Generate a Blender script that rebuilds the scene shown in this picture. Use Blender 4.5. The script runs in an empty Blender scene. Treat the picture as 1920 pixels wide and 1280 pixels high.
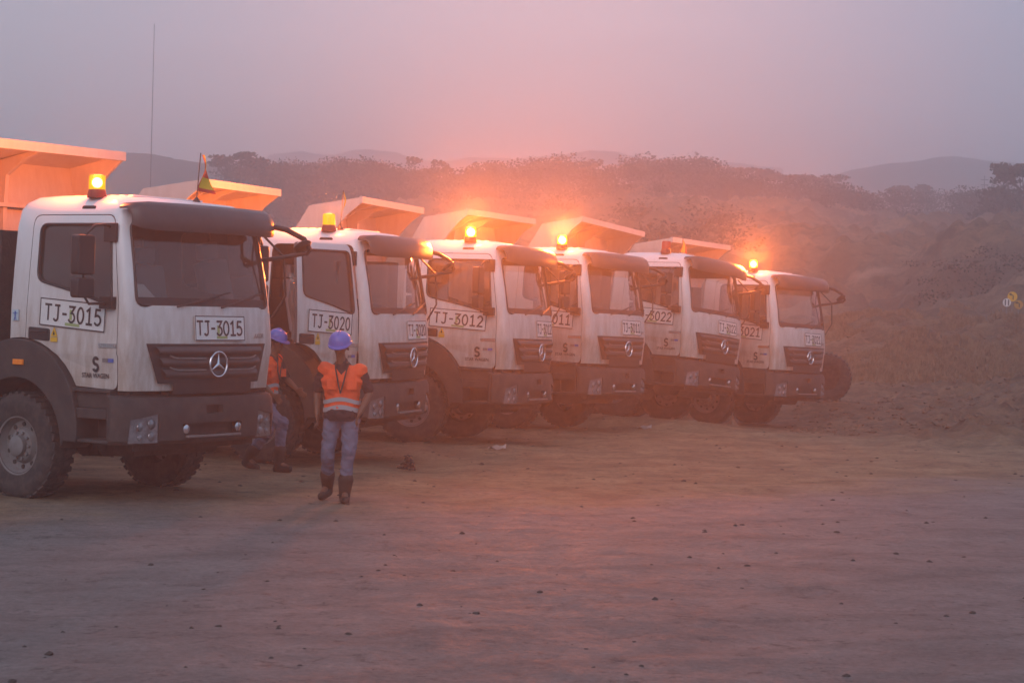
import bpy, bmesh, math, random
import numpy as np
from mathutils import Vector, Matrix
sc = bpy.context.scene
COL = sc.collection
R = math.radians
PI = math.pi
rnd = random.Random(7)

# ------------------------------------------------------------------ camera
HC = 2.15
FPX = 3600.0
pitch = math.atan(68.1/FPX); roll = math.atan(.028)
fw_ = Vector((0, math.cos(pitch), -math.sin(pitch)))
u0_ = Vector((1, 0, 0)).cross(fw_)
cr_ = Vector((1, 0, 0))*math.cos(roll) + u0_*math.sin(roll)
cu_ = -Vector((1, 0, 0))*math.sin(roll) + u0_*math.cos(roll)
cd = bpy.data.cameras.new('camera'); cd.sensor_width = 36; cd.lens = 36*FPX/1920
cd.clip_start = .1; cd.clip_end = 5000
cam = bpy.data.objects.new('camera', cd); COL.objects.link(cam)
M = Matrix((cr_, cu_, -fw_)).transposed().to_4x4(); M.translation = (0, 0, HC)
cam.matrix_world = M
sc.camera = cam
cd.dof.use_dof = True; cd.dof.focus_distance = 25; cd.dof.aperture_fstop = 7

# ------------------------------------------------------------------ world, sun, exposure
sc.render.engine = 'CYCLES'
sc.cycles.use_denoising = True
sc.cycles.volume_bounces = 2
sc.cycles.max_bounces = 8
sc.cycles.transparent_max_bounces = 16
sc.cycles.sample_clamp_indirect = 4
vs = sc.view_settings
vs.view_transform = 'Standard'; vs.look = 'None'; vs.exposure = .2; vs.gamma = 1
SKY_K = 1.0
w = bpy.data.worlds.new('World'); sc.world = w; w.use_nodes = True
nt = w.node_tree; nt.nodes.clear()
def N(nt, t, **k):
    n = nt.nodes.new(t)
    for a, b in k.items(): setattr(n, a, b)
    return n
out = N(nt, 'ShaderNodeOutputWorld')
sky = N(nt, 'ShaderNodeTexSky', sky_type='NISHITA'); sky.sun_disc = False
sky.sun_elevation = R(3); sky.sun_rotation = R(-25)
bg1 = N(nt, 'ShaderNodeBackground'); bg1.inputs[1].default_value = .02
nt.links.new(sky.outputs[0], bg1.inputs[0])
tc = N(nt, 'ShaderNodeTexCoord')
def afterglow(az, el, sharp):
    v = (math.sin(R(az))*math.cos(R(el)), math.cos(R(az))*math.cos(R(el)), math.sin(R(el)))
    d = N(nt, 'ShaderNodeVectorMath', operation='DOT_PRODUCT'); d.inputs[1].default_value = v
    nt.links.new(tc.outputs['Generated'], d.inputs[0])
    m = N(nt, 'ShaderNodeMath', operation='SUBTRACT'); m.inputs[1].default_value = 1.0
    nt.links.new(d.outputs['Value'], m.inputs[0])
    m2 = N(nt, 'ShaderNodeMath', operation='MULTIPLY'); m2.inputs[1].default_value = sharp
    nt.links.new(m.outputs[0], m2.inputs[0])
    e = N(nt, 'ShaderNodeMath', operation='EXPONENT'); nt.links.new(m2.outputs[0], e.inputs[0])
    return e.outputs[0]
g1 = afterglow(1.6, 3.5, 60)
mixc = N(nt, 'ShaderNodeMix', data_type='RGBA')
mixc.inputs['A'].default_value = (.29, .40, .59, 1)      # cold dusk overcast
mixc.inputs['B'].default_value = (1.4, .86, .88, 1)        # pink afterglow ahead
nt.links.new(g1, mixc.inputs['Factor'])
# faint cloud streaks
mp = N(nt, 'ShaderNodeMapping'); mp.inputs['Scale'].default_value = (1.5, 1.5, 9)
nz = N(nt, 'ShaderNodeTexNoise'); nz.inputs['Scale'].default_value = 2.2; nz.inputs['Detail'].default_value = 5
nt.links.new(tc.outputs['Generated'], mp.inputs[0]); nt.links.new(mp.outputs[0], nz.inputs['Vector'])
mr = N(nt, 'ShaderNodeMapRange'); mr.inputs[1].default_value = .3; mr.inputs[2].default_value = .7
mr.inputs[3].default_value = .94; mr.inputs[4].default_value = 1.07
nt.links.new(nz.outputs[0], mr.inputs[0])
vm = N(nt, 'ShaderNodeVectorMath', operation='SCALE')
nt.links.new(mixc.outputs['Result'], vm.inputs[0]); nt.links.new(mr.outputs[0], vm.inputs['Scale'])
bg2 = N(nt, 'ShaderNodeBackground'); bg2.inputs[1].default_value = SKY_K
nt.links.new(vm.outputs[0], bg2.inputs[0])
add = N(nt, 'ShaderNodeAddShader')
nt.links.new(bg1.outputs[0], add.inputs[0]); nt.links.new(bg2.outputs[0], add.inputs[1])
nt.links.new(add.outputs[0], out.inputs[0])

sd = bpy.data.lights.new('sun', 'SUN'); sd.energy = .75; sd.angle = R(40); sd.color = (1, .78, .74)
so = bpy.data.objects.new('sun', sd); COL.objects.link(so); so.rotation_euler = (R(58), 0, R(-20))

# ------------------------------------------------------------------ materials
MATS = {}
def mat(name, col, rough=.6, metal=0, noise=0, nscale=8, bump=0, bscale=40, dirt=None, spec=.5, emis=None, estr=0, coat=0, coords='Object', ao=False):
    if name in MATS: return MATS[name]
    m = bpy.data.materials.new(name); m.use_nodes = True
    t = m.node_tree; b = t.nodes['Principled BSDF']
    b.inputs['Base Color'].default_value = (*col, 1); b.inputs['Roughness'].default_value = rough
    b.inputs['Metallic'].default_value = metal; b.inputs['Specular IOR Level'].default_value = spec
    b.inputs['Coat Weight'].default_value = coat
    tcn = N(t, 'ShaderNodeTexCoord')
    if noise or dirt:
        n = N(t, 'ShaderNodeTexNoise'); n.inputs['Scale'].default_value = nscale; n.inputs['Detail'].default_value = 8; n.inputs['Roughness'].default_value = .65
        t.links.new(tcn.outputs[coords], n.inputs['Vector'])
        mx = N(t, 'ShaderNodeMix', data_type='RGBA')
        d = dirt if dirt else tuple(c*(1-noise) for c in col)
        mx.inputs['A'].default_value = (*col, 1); mx.inputs['B'].default_value = (*d, 1)
        r = N(t, 'ShaderNodeMapRange'); r.inputs[1].default_value = .42; r.inputs[2].default_value = .72
        r.inputs[4].default_value = 1 if not dirt else (noise or .6)
        t.links.new(n.outputs[0], r.inputs[0]); t.links.new(r.outputs[0], mx.inputs['Factor'])
        t.links.new(mx.outputs['Result'], b.inputs['Base Color'])
    if bump:
        n2 = N(t, 'ShaderNodeTexNoise'); n2.inputs['Scale'].default_value = bscale; n2.inputs['Detail'].default_value = 6
        t.links.new(tcn.outputs[coords], n2.inputs['Vector'])
        bp = N(t, 'ShaderNodeBump'); bp.inputs['Strength'].default_value = bump; bp.inputs['Distance'].default_value = .03
        t.links.new(n2.outputs[0], bp.inputs['Height']); t.links.new(bp.outputs[0], b.inputs['Normal'])
    if emis:
        b.inputs['Emission Color'].default_value = (*emis, 1); b.inputs['Emission Strength'].default_value = estr
    MATS[name] = m
    return m
def painted(name, col, dust, zlo, zhi):
    """painted sheet metal with road dust that thickens towards the bottom edge"""
    m = mat(name, col, rough=.32, coat=.25)
    t = m.node_tree; b = t.nodes['Principled BSDF']
    tcn = N(t, 'ShaderNodeTexCoord'); sp = N(t, 'ShaderNodeSeparateXYZ'); t.links.new(tcn.outputs['Object'], sp.inputs[0])
    mrn = N(t, 'ShaderNodeMapRange'); mrn.inputs[1].default_value = zhi; mrn.inputs[2].default_value = zlo
    mrn.inputs[3].default_value = .03; mrn.inputs[4].default_value = .75
    t.links.new(sp.outputs['Z'], mrn.inputs[0])
    mpn = N(t, 'ShaderNodeMapping'); mpn.inputs['Scale'].default_value = (6, 6, 1.2)
    oi = N(t, 'ShaderNodeObjectInfo'); ra = N(t, 'ShaderNodeVectorMath', operation='MULTIPLY_ADD'); t.links.new(oi.outputs['Random'], ra.inputs[0]); ra.inputs[1].default_value = (9, 7, 5); t.links.new(tcn.outputs['Object'], ra.inputs[2]); t.links.new(ra.outputs[0], mpn.inputs[0])
    n = N(t, 'ShaderNodeTexNoise'); n.inputs['Scale'].default_value = 1.6; n.inputs['Detail'].default_value = 9; n.inputs['Roughness'].default_value = .7
    t.links.new(mpn.outputs[0], n.inputs['Vector'])
    mu = N(t, 'ShaderNodeMath', operation='MULTIPLY'); t.links.new(mrn.outputs[0], mu.inputs[0]); t.links.new(n.outputs[0], mu.inputs[1])
    ad = N(t, 'ShaderNodeMapRange'); ad.inputs[1].default_value = .02; ad.inputs[2].default_value = .38; ad.inputs[4].default_value = .85
    t.links.new(mu.outputs[0], ad.inputs[0])
    mx = N(t, 'ShaderNodeMix', data_type='RGBA'); mx.inputs['A'].default_value = (*col, 1); mx.inputs['B'].default_value = (*dust, 1)
    t.links.new(ad.outputs[0], mx.inputs['Factor']); t.links.new(mx.outputs['Result'], b.inputs['Base Color'])
    r2 = N(t, 'ShaderNodeMapRange'); r2.inputs[3].default_value = .3; r2.inputs[4].default_value = .75
    t.links.new(ad.outputs[0], r2.inputs[0]); t.links.new(r2.outputs[0], b.inputs['Roughness'])
    return m
m_white = painted('cab_paint', (.80, .79, .78), (.38, .28, .21), 1.2, 3.2)
m_body = painted('body_paint', (.68, .64, .60), (.36, .24, .16), 1.2, 5.2)
m_plastic = mat('dusty_plastic', (.035, .031, .031), rough=.75, noise=.55, nscale=5, dirt=(.10, .075, .062), bump=.15, bscale=60)
m_black = mat('black_trim', (.018, .018, .019), rough=.45, noise=.3, nscale=9, dirt=(.05, .042, .038))
m_under = mat('chassis_grime', (.03, .027, .025), rough=.85, noise=.6, nscale=7, dirt=(.09, .07, .055), bump=.4, bscale=30)
m_visor = mat('visor_smoke', (.05, .045, .047), rough=.38, noise=.4, nscale=4, dirt=(.10, .085, .08))
m_tyre = mat('tyre_rubber', (.026, .025, .026), rough=.85, noise=.8, nscale=11, dirt=(.10, .082, .068), bump=.35, bscale=45)
m_rim = mat('rim_steel', (.20, .19, .185), rough=.6, metal=.1, noise=.6, nscale=10, dirt=(.12, .10, .085))
m_chrome = mat('chrome', (.75, .75, .76), rough=.18, metal=1)
m_inner = mat('cab_interior', (.09, .085, .085), rough=.8)
m_seat = mat('seat_cloth', (.24, .23, .25), rough=.9)
m_grille = mat('grille_plastic', (.05, .047, .048), rough=.5, noise=.5, nscale=6, dirt=(.10, .08, .07))
m_white_slab = mat('white_slab', (.7, .69, .66), rough=.7)
m_sign = mat('sign_vinyl', (.74, .72, .69), rough=.4, noise=.35, nscale=6, dirt=(.62, .56, .5))
m_ink = mat('sign_ink', (.02, .02, .022), rough=.5)
m_greenink = mat('sign_green', (.34, .40, .17), rough=.6)
m_yellow = mat('warning_yellow', (.75, .42, .03), rough=.45)
m_blue = mat('sticker_blue', (.05, .12, .40), rough=.5)
m_skyblue = mat('sticker_pale', (.45, .55, .60), rough=.5)
m_amber = mat('amber_lens', (.85, .22, .02), rough=.25, emis=(1, .25, .02), estr=.04)
m_clear = mat('lamp_glass', (.30, .30, .31), rough=.2, metal=.5, noise=.8, nscale=16, dirt=(.08, .075, .075))
m_flagy = mat('flag_yellow', (.75, .50, .04), rough=.8)
m_flagr = mat('flag_red', (.60, .05, .03), rough=.8)
m_hose = mat('hydraulic_hose', (.02, .018, .018), rough=.5)
def glass(name, tint, dust=.06):
    m = bpy.data.materials.new(name); m.use_nodes = True; t = m.node_tree; t.nodes.clear()
    o = N(t, 'ShaderNodeOutputMaterial'); fr = N(t, 'ShaderNodeFresnel'); fr.inputs[0].default_value = 1.52
    gl = N(t, 'ShaderNodeBsdfGlossy'); gl.inputs['Roughness'].default_value = .03
    tr = N(t, 'ShaderNodeBsdfTransparent'); tr.inputs[0].default_value = (*tint, 1)
    mu = N(t, 'ShaderNodeMath', operation='MULTIPLY'); mu.inputs[1].default_value = 1.7; mu.use_clamp = True
    t.links.new(fr.outputs[0], mu.inputs[0])
    mx = N(t, 'ShaderNodeMixShader'); t.links.new(mu.outputs[0], mx.inputs[0]); t.links.new(tr.outputs[0], mx.inputs[1]); t.links.new(gl.outputs[0], mx.inputs[2])
    df = N(t, 'ShaderNodeBsdfDiffuse'); df.inputs[0].default_value = (.45, .38, .33, 1)
    n = N(t, 'ShaderNodeTexNoise'); n.inputs['Scale'].default_value = 3; n.inputs['Detail'].default_value = 6
    tcn = N(t, 'ShaderNodeTexCoord'); t.links.new(tcn.outputs['Object'], n.inputs['Vector'])
    r = N(t, 'ShaderNodeMapRange'); r.inputs[1].default_value = .3; r.inputs[2].default_value = .7; r.inputs[3].default_value = dust*.4; r.inputs[4].default_value = dust*1.7
    t.links.new(n.outputs[0], r.inputs[0])
    mx2 = N(t, 'ShaderNodeMixShader'); t.links.new(r.outputs[0], mx2.inputs[0]); t.links.new(mx.outputs[0], mx2.inputs[1]); t.links.new(df.outputs[0], mx2.inputs[2])
    t.links.new(mx2.outputs[0], o.inputs[0])
    return m
m_glass = glass('windscreen_glass', (.86, .87, .86), .05)
m_glass2 = glass('side_glass', (.80, .81, .80), .05)
def lens_mat(name, col, strength):
    m = bpy.data.materials.new(name); m.use_nodes = True
    b = m.node_tree.nodes['Principled BSDF']
    b.inputs['Base Color'].default_value = (*col, 1); b.inputs['Roughness'].default_value = .2
    b.inputs['Emission Color'].default_value = (*col, 1); b.inputs['Emission Strength'].default_value = strength
    return m

# ------------------------------------------------------------------ mesh helpers
class MB:
    def __init__(s): s.v = []; s.f = []; s.mi = []; s.cur = 0
    def addv(s, vs): n = len(s.v); s.v += [tuple(v) for v in vs]; return n
    def face(s, *i): s.f.append(tuple(i)); s.mi.append(s.cur)
    def box(s, x0, x1, y0, y1, z0, z1, m=None):
        c = [Vector(p) for p in [(x0,y0,z0),(x1,y0,z0),(x1,y1,z0),(x0,y1,z0),(x0,y0,z1),(x1,y0,z1),(x1,y1,z1),(x0,y1,z1)]]
        if m: c = [m @ p for p in c]
        n = s.addv(c)
        for q in [(0,3,2,1),(4,5,6,7),(0,1,5,4),(1,2,6,5),(2,3,7,6),(3,0,4,7)]: s.face(*[n+k for k in q])
        return s
    def prism(s, pts, a, b, axis='y', m=None):
        """closed 2D outline extruded from a to b; axis y: pts are (x,z); x: (y,z); z: (x,y)"""
        def P(p, t):
            q = {'y': (p[0], t, p[1]), 'x': (t, p[0], p[1]), 'z': (p[0], p[1], t)}[axis]
            return m @ Vector(q) if m else q
        k = len(pts); n = s.addv([P(p, a) for p in pts] + [P(p, b) for p in pts])
        s.face(*[n+i for i in range(k)]); s.face(*[n+k+i for i in reversed(range(k))])
        for i in range(k):
            j = (i+1) % k; s.face(n+i, n+k+i, n+k+j, n+j)
        return s
    def tube(s, pts, r, seg=10, cap=True):
        pts = [Vector(p) for p in pts]; k = len(pts)
        rs = r if isinstance(r, (list, tuple)) else [r]*k
        up = Vector((0, 0, 1)); prev = None; rings = []
        for i in range(k):
            d = (pts[min(i+1, k-1)] - pts[max(i-1, 0)]).normalized()
            if prev is None:
                a = d.cross(up if abs(d.z) < .9 else Vector((1, 0, 0))).normalized()
            else: a = (prev - d*prev.dot(d)).normalized()
            prev = a; b = d.cross(a)
            rings.append(s.addv([pts[i] + (a*math.cos(2*PI*j/seg) + b*math.sin(2*PI*j/seg))*rs[i] for j in range(seg)]))
        for i in range(k-1):
            for j in range(seg):
                q = (j+1) % seg; s.face(rings[i]+j, rings[i]+q, rings[i+1]+q, rings[i+1]+j)
        if cap:
            s.face(*[rings[0]+j for j in reversed(range(seg))]); s.face(*[rings[-1]+j for j in range(seg)])
        return s
    def lathe(s, prof, c, axis='y', seg=32, m=None, caps=True):
        """prof: (radius, offset along axis)"""
        rings = []
        for (r, t) in prof:
            ring = []
            for j in range(seg):
                a = 2*PI*j/seg; ca, sa = r*math.cos(a), r*math.sin(a)
                p = {'y': (c[0]+ca, c[1]+t, c[2]+sa), 'z': (c[0]+ca, c[1]+sa, c[2]+t), 'x': (c[0]+t, c[1]+ca, c[2]+sa)}[axis]
                ring.append(m @ Vector(p) if m else p)
            rings.append(s.addv(ring))
        for i in range(len(prof)-1):
            for j in range(seg):
                q = (j+1) % seg; s.face(rings[i]+j, rings[i]+q, rings[i+1]+q, rings[i+1]+j)
        if caps and prof[0][0] > 1e-4: s.face(*[rings[0]+j for j in reversed(range(seg))])
        if caps and prof[-1][0] > 1e-4: s.face(*[rings[-1]+j for j in range(seg)])
        return s
    def grid(s, fn, nu, nv):
        n = len(s.v)
        for i in range(nu+1):
            for j in range(nv+1): s.v.append(tuple(fn(i/nu, j/nv)))
        for i in range(nu):
            for j in range(nv):
                a = n+i*(nv+1)+j; s.face(a, a+nv+1, a+nv+2, a+1)
        return s
    def mesh(s, name):
        me = bpy.data.meshes.new(name); me.from_pydata(s.v, [], s.f); me.update()
        return me
    def build(s, name, mats, parent=None, smooth=35, bevel=0, normals=True):
        me = s.mesh(name)
        for m in (mats if isinstance(mats, (list, tuple)) else [mats]): me.materials.append(m)
        if max(s.mi or [0]) > 0: me.polygons.foreach_set('material_index', s.mi)
        if normals:
            bm = bmesh.new(); bm.from_mesh(me); bmesh.ops.recalc_face_normals(bm, faces=bm.faces[:]); bm.to_mesh(me); bm.free()
        return link(name, me, parent, smooth, bevel)
def link(name, me, parent=None, smooth=35, bevel=0):
    if smooth:
        me.shade_smooth()
        me.set_sharp_from_angle(angle=R(smooth))
    o = bpy.data.objects.new(name, me); COL.objects.link(o)
    if parent: o.parent = parent
    if bevel:
        b = o.modifiers.new('bevel', 'BEVEL'); b.width = bevel; b.segments = 2; b.limit_method = 'ANGLE'; b.angle_limit = R(40)
    return o
def empty(name, loc=(0, 0, 0), rot=(0, 0, 0), parent=None):
    o = bpy.data.objects.new(name, None); COL.objects.link(o); o.location = loc; o.rotation_euler = rot
    o.empty_display_size = .3
    if parent: o.parent = parent
    return o
def tag(o, label=None, cat=None, group=None, kind=None):
    if label: o['label'] = label
    if cat: o['category'] = cat
    if group: o['group'] = group
    if kind: o['kind'] = kind
    return o
def copy_tree(o, parent=None):
    c = o.copy(); COL.objects.link(c); c.parent = parent
    for ch in list(o.children): copy_tree(ch, c)
    return c
def boolean(me_a, cutters, op='DIFFERENCE'):
    """me_a (mesh) boolean with each (mesh, op); returns a new mesh"""
    tmp = []
    oa = bpy.data.objects.new('tmp', me_a); COL.objects.link(oa); tmp.append(oa)
    for c in cutters:
        c, o_ = c if isinstance(c, tuple) else (c, op)
        ob = bpy.data.objects.new('tmpc', c); COL.objects.link(ob); tmp.append(ob)
        b = oa.modifiers.new('b', 'BOOLEAN'); b.object = ob; b.operation = o_; b.solver = 'EXACT'
        b.material_mode = 'TRANSFER'
    dg = bpy.context.evaluated_depsgraph_get(); dg.update()
    me = bpy.data.meshes.new_from_object(oa.evaluated_get(dg), depsgraph=dg)
    for o in tmp: bpy.data.objects.remove(o)
    return me
def arc(cx, cz, r, a0, a1, n):
    return [(cx+r*math.cos(R(a0+(a1-a0)*i/n)), cz+r*math.sin(R(a0+(a1-a0)*i/n))) for i in range(n+1)]
def rounded(pts, rad, n=4):
    out = []
    k = len(pts)
    for i in range(k):
        p0, p, p1 = Vector(pts[i-1]), Vector(pts[i]), Vector(pts[(i+1) % k])
        a = (p0-p); b = (p1-p); r = min(rad, a.length*.45, b.length*.45)
        A = p + a.normalized()*r; B = p + b.normalized()*r
        for j in range(n+1):
            t = j/n; out.append(tuple((1-t)**2*A + 2*t*(1-t)*p + t*t*B))
    return out
def text_mesh(s, size, m, depth=.002, font_scale_x=1.0):
    cu = bpy.data.curves.new('txt', 'FONT'); cu.body = s; cu.size = size; cu.extrude = depth; cu.offset = .0012 if size < .07 else 0; cu.align_x = 'CENTER'; cu.align_y = 'CENTER'
    o = bpy.data.objects.new('txt', cu); COL.objects.link(o)
    dg = bpy.context.evaluated_depsgraph_get(); dg.update()
    me = bpy.data.meshes.new_from_object(o.evaluated_get(dg), depsgraph=dg)
    bpy.data.objects.remove(o)
    me.materials.clear(); me.materials.append(m)
    return me

# stroke lettering for the number signs
def _arcp(cx, cy, rx, ry, a0, a1, n=8): return [(cx+rx*math.cos(R(a0+(a1-a0)*i/n)), cy+ry*math.sin(R(a0+(a1-a0)*i/n))) for i in range(n+1)]
GLYPH = {
 'T': [[(0, 1), (.6, 1)], [(.3, .95), (.3, 0)]],
 'J': [[(.12, 1), (.58, 1)], [(.42, .95), (.42, .25)] + _arcp(.22, .22, .2, .22, 0, -150)],
 '-': [[(.06, .48), (.42, .48)]],
 '3': [[(.04, 1), (.54, 1), (.26, .6)] + _arcp(.27, .3, .29, .3, 80, -150)],
 '0': [_arcp(.3, .5, .27, .5, 90, 450, 20)],
 '1': [[(.08, .82), (.32, 1), (.32, .05)], [(.06, 0), (.58, 0)]],
 '2': [_arcp(.3, .72, .25, .28, 165, -25, 8) + [(.06, 0), (.58, 0)]],
 '5': [[(.52, 1), (.12, 1), (.08, .58)] + _arcp(.27, .32, .29, .31, 115, -145)],
}
def stroke_text(mb, s, h, place, wd=.13, adv=.80):
    """place(u,v,lift) -> 3D point; text centred on u=0,v=0"""
    W = sum((.62 if c == '-' else adv) for c in s)*h; u0 = -W/2; lift = 0
    for c in s:
        for st in GLYPH[c]:
            lift += 1
            pts = [Vector((p[0], p[1])) for p in st]; k = len(pts); L = []; Rr = []
            for i in range(k):
                if i == 0: d = pts[1]-pts[0]; t = 1
                elif i == k-1: d = pts[-1]-pts[-2]
                else: d = (pts[i]-pts[i-1]).normalized() + (pts[i+1]-pts[i]).normalized()
                d.normalize(); nrm = Vector((-d.y, d.x)); ww = wd/2
                if 0 < i < k-1:
                    e = (pts[i]-pts[i-1]).normalized(); c2 = max(.45, abs(nrm.dot(Vector((-e.y, e.x))))); ww /= c2
                p = pts[i].copy()
                if i == 0: p -= d*wd*.2
                if i == k-1: p += d*wd*.2
                L.append(p+nrm*ww); Rr.append(p-nrm*ww)
            n = mb.addv([place(u0+q.x*h, (q.y-.5)*h, lift*.0004) for q in L] + [place(u0+q.x*h, (q.y-.5)*h, lift*.0004) for q in Rr])
            for i in range(k-1): mb.face(n+i, n+k+i, n+k+i+1, n+i+1)
        u0 += (.62 if c == '-' else adv)*h

# ------------------------------------------------------------------ truck: cab
SEC = [  # z, front x, rear x, half width
 (1.25, -.03, -1.86, 1.13), (1.60, -.005, -1.86, 1.145), (1.64, .0, -1.86, 1.16), (1.78, .0, -1.86, 1.16), (2.10, -.03, -1.86, 1.155),
 (2.55, -.10, -1.85, 1.13), (2.98, -.19, -1.84, 1.10), (3.17, -.235, -1.82, 1.065), (3.25, -.30, -1.78, 1.01), (3.31, -.44, -1.70, .92), (3.34, -.72, -1.55, .75)]
def sec_at(z):
    for a, b in zip(SEC, SEC[1:]):
        if z <= b[0]:
            t = max(0, (z-a[0])/(b[0]-a[0])); return [a[i]+(b[i]-a[i])*t for i in (1, 2, 3)]
    return list(SEC[-1][1:])
def cab_x(y, z, off=0):
    xf, xr, w = sec_at(z); t = min(1, abs(y)/w)
    x = xf + .17*(1-t*t)
    c = w-.085
    if abs(y) > c: x -= .085*(1-math.sqrt(max(0, 1-((abs(y)-c)/.085)**2)))
    return x+off
def cab_y(x, z):
    return sec_at(z)[2]
def cab_loft(off=0, zlo=None, zhi=None, matidx=0):
    mb = MB(); mb.cur = matidx; rings = []
    ys = [-1, -.985, -.96, -.92, -.86, -.75, -.6, -.4, -.2, 0, .2, .4, .6, .75, .86, .92, .96, .985, 1]
    for (z, xf, xr, w) in SEC:
        zz = z
        if off:
            if z == SEC[0][0]: zz = z+off
            if z == SEC[-1][0]: zz = z-off
        ring = []
        for t in ys:
            y = t*w; ring.append((cab_x(y, z)-off, t*(w-off), zz))
        rr = .10
        for s_ in (1, -1):
            y1 = s_*(w-off)
            A = [(xr+off+rr, y1)] + [(xr+off+rr-rr*math.sin(R(a)), y1-s_*rr*(1-math.cos(R(a)))) for a in (30, 60, 90)]
            if s_ == -1: A = A[::-1]
            ring += [(p[0], p[1], zz) for p in A]
        rings.append(mb.addv(ring))
    k = len(ring)
    for a, b in zip(rings, rings[1:]):
        for j in range(k): q = (j+1) % k; mb.face(a+j, a+q, b+q, b+j)
    mb.face(*[rings[0]+j for j in reversed(range(k))]); mb.face(*[rings[-1]+j for j in range(k)])
    me = mb.mesh('cab'); me.materials.append(m_white); me.materials.append(m_inner)
    me.polygons.foreach_set('material_index', [matidx]*len(me.polygons))
    bm = bmesh.new(); bm.from_mesh(me); bmesh.ops.recalc_face_normals(bm, faces=bm.faces[:]); bm.to_mesh(me); bm.free()
    return me
def cutter(mb, matidx=1):
    me = mb.mesh('cut'); me.materials.append(m_white); me.materials.append(m_inner)
    me.polygons.foreach_set('material_index', [matidx]*len(me.polygons))
    bm = bmesh.new(); bm.from_mesh(me); bmesh.ops.recalc_face_normals(bm, faces=bm.faces[:]); bm.to_mesh(me); bm.free()
    return me
AXX, AXZ = -1.62, .58
ws_out = rounded([(-1.03, 2.16), (1.03, 2.16), (.99, 3.04), (-.99, 3.04)], .09)
win_out = rounded([(-1.40, 3.01), (-1.40, 2.40), (-.75, 2.27), (-.24, 2.14), (-.33, 3.01)], .10)
door_out = rounded([(-1.52, 3.105), (-1.56, 1.30), (-.155, 1.255), (-.15, 2.15), (-.30, 3.105)], .10)
door_out2 = rounded([(-1.528, 3.114), (-1.569, 1.20), (-.147, 1.20), (-.142, 2.15), (-.292, 3.114)], .10)
arch_cut = arc(-1.62, .80, .97, 0, 360, 40)[:-1]
def cab_meshes():
    outer = cab_loft(0); inner = cab_loft(.045, matidx=1)
    cuts = [inner, cutter(MB().prism(ws_out, -.5, .5, 'x')), cutter(MB().prism(win_out, -1.4, -.9, 'y')), cutter(MB().prism(win_out, .9, 1.4, 'y'))]
    for s in (-1, 1):
        cuts.append(cutter(MB().prism(rounded([(s*.15, 2.35), (s*.85, 2.35), (s*.85, 2.95), (s*.15, 2.95)], .07), -2.1, -1.6, 'x')))
    shell = boolean(outer, cuts)
    arch = cutter(MB().prism(arch_cut, -1.6, 1.6, 'y'))
    shell = boolean(shell, [arch])
    cab = boolean(shell, [cutter(MB().prism(door_out2, -1.4, -.95, 'y'))])
    door = boolean(shell, [cutter(MB().prism(door_out, -1.4, -1.0, 'y'))], 'INTERSECT')
    return cab, door
cab_me, door_me = cab_meshes()
for me in (cab_me, door_me): me.shade_smooth(); me.set_sharp_from_angle(angle=R(28))

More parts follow.
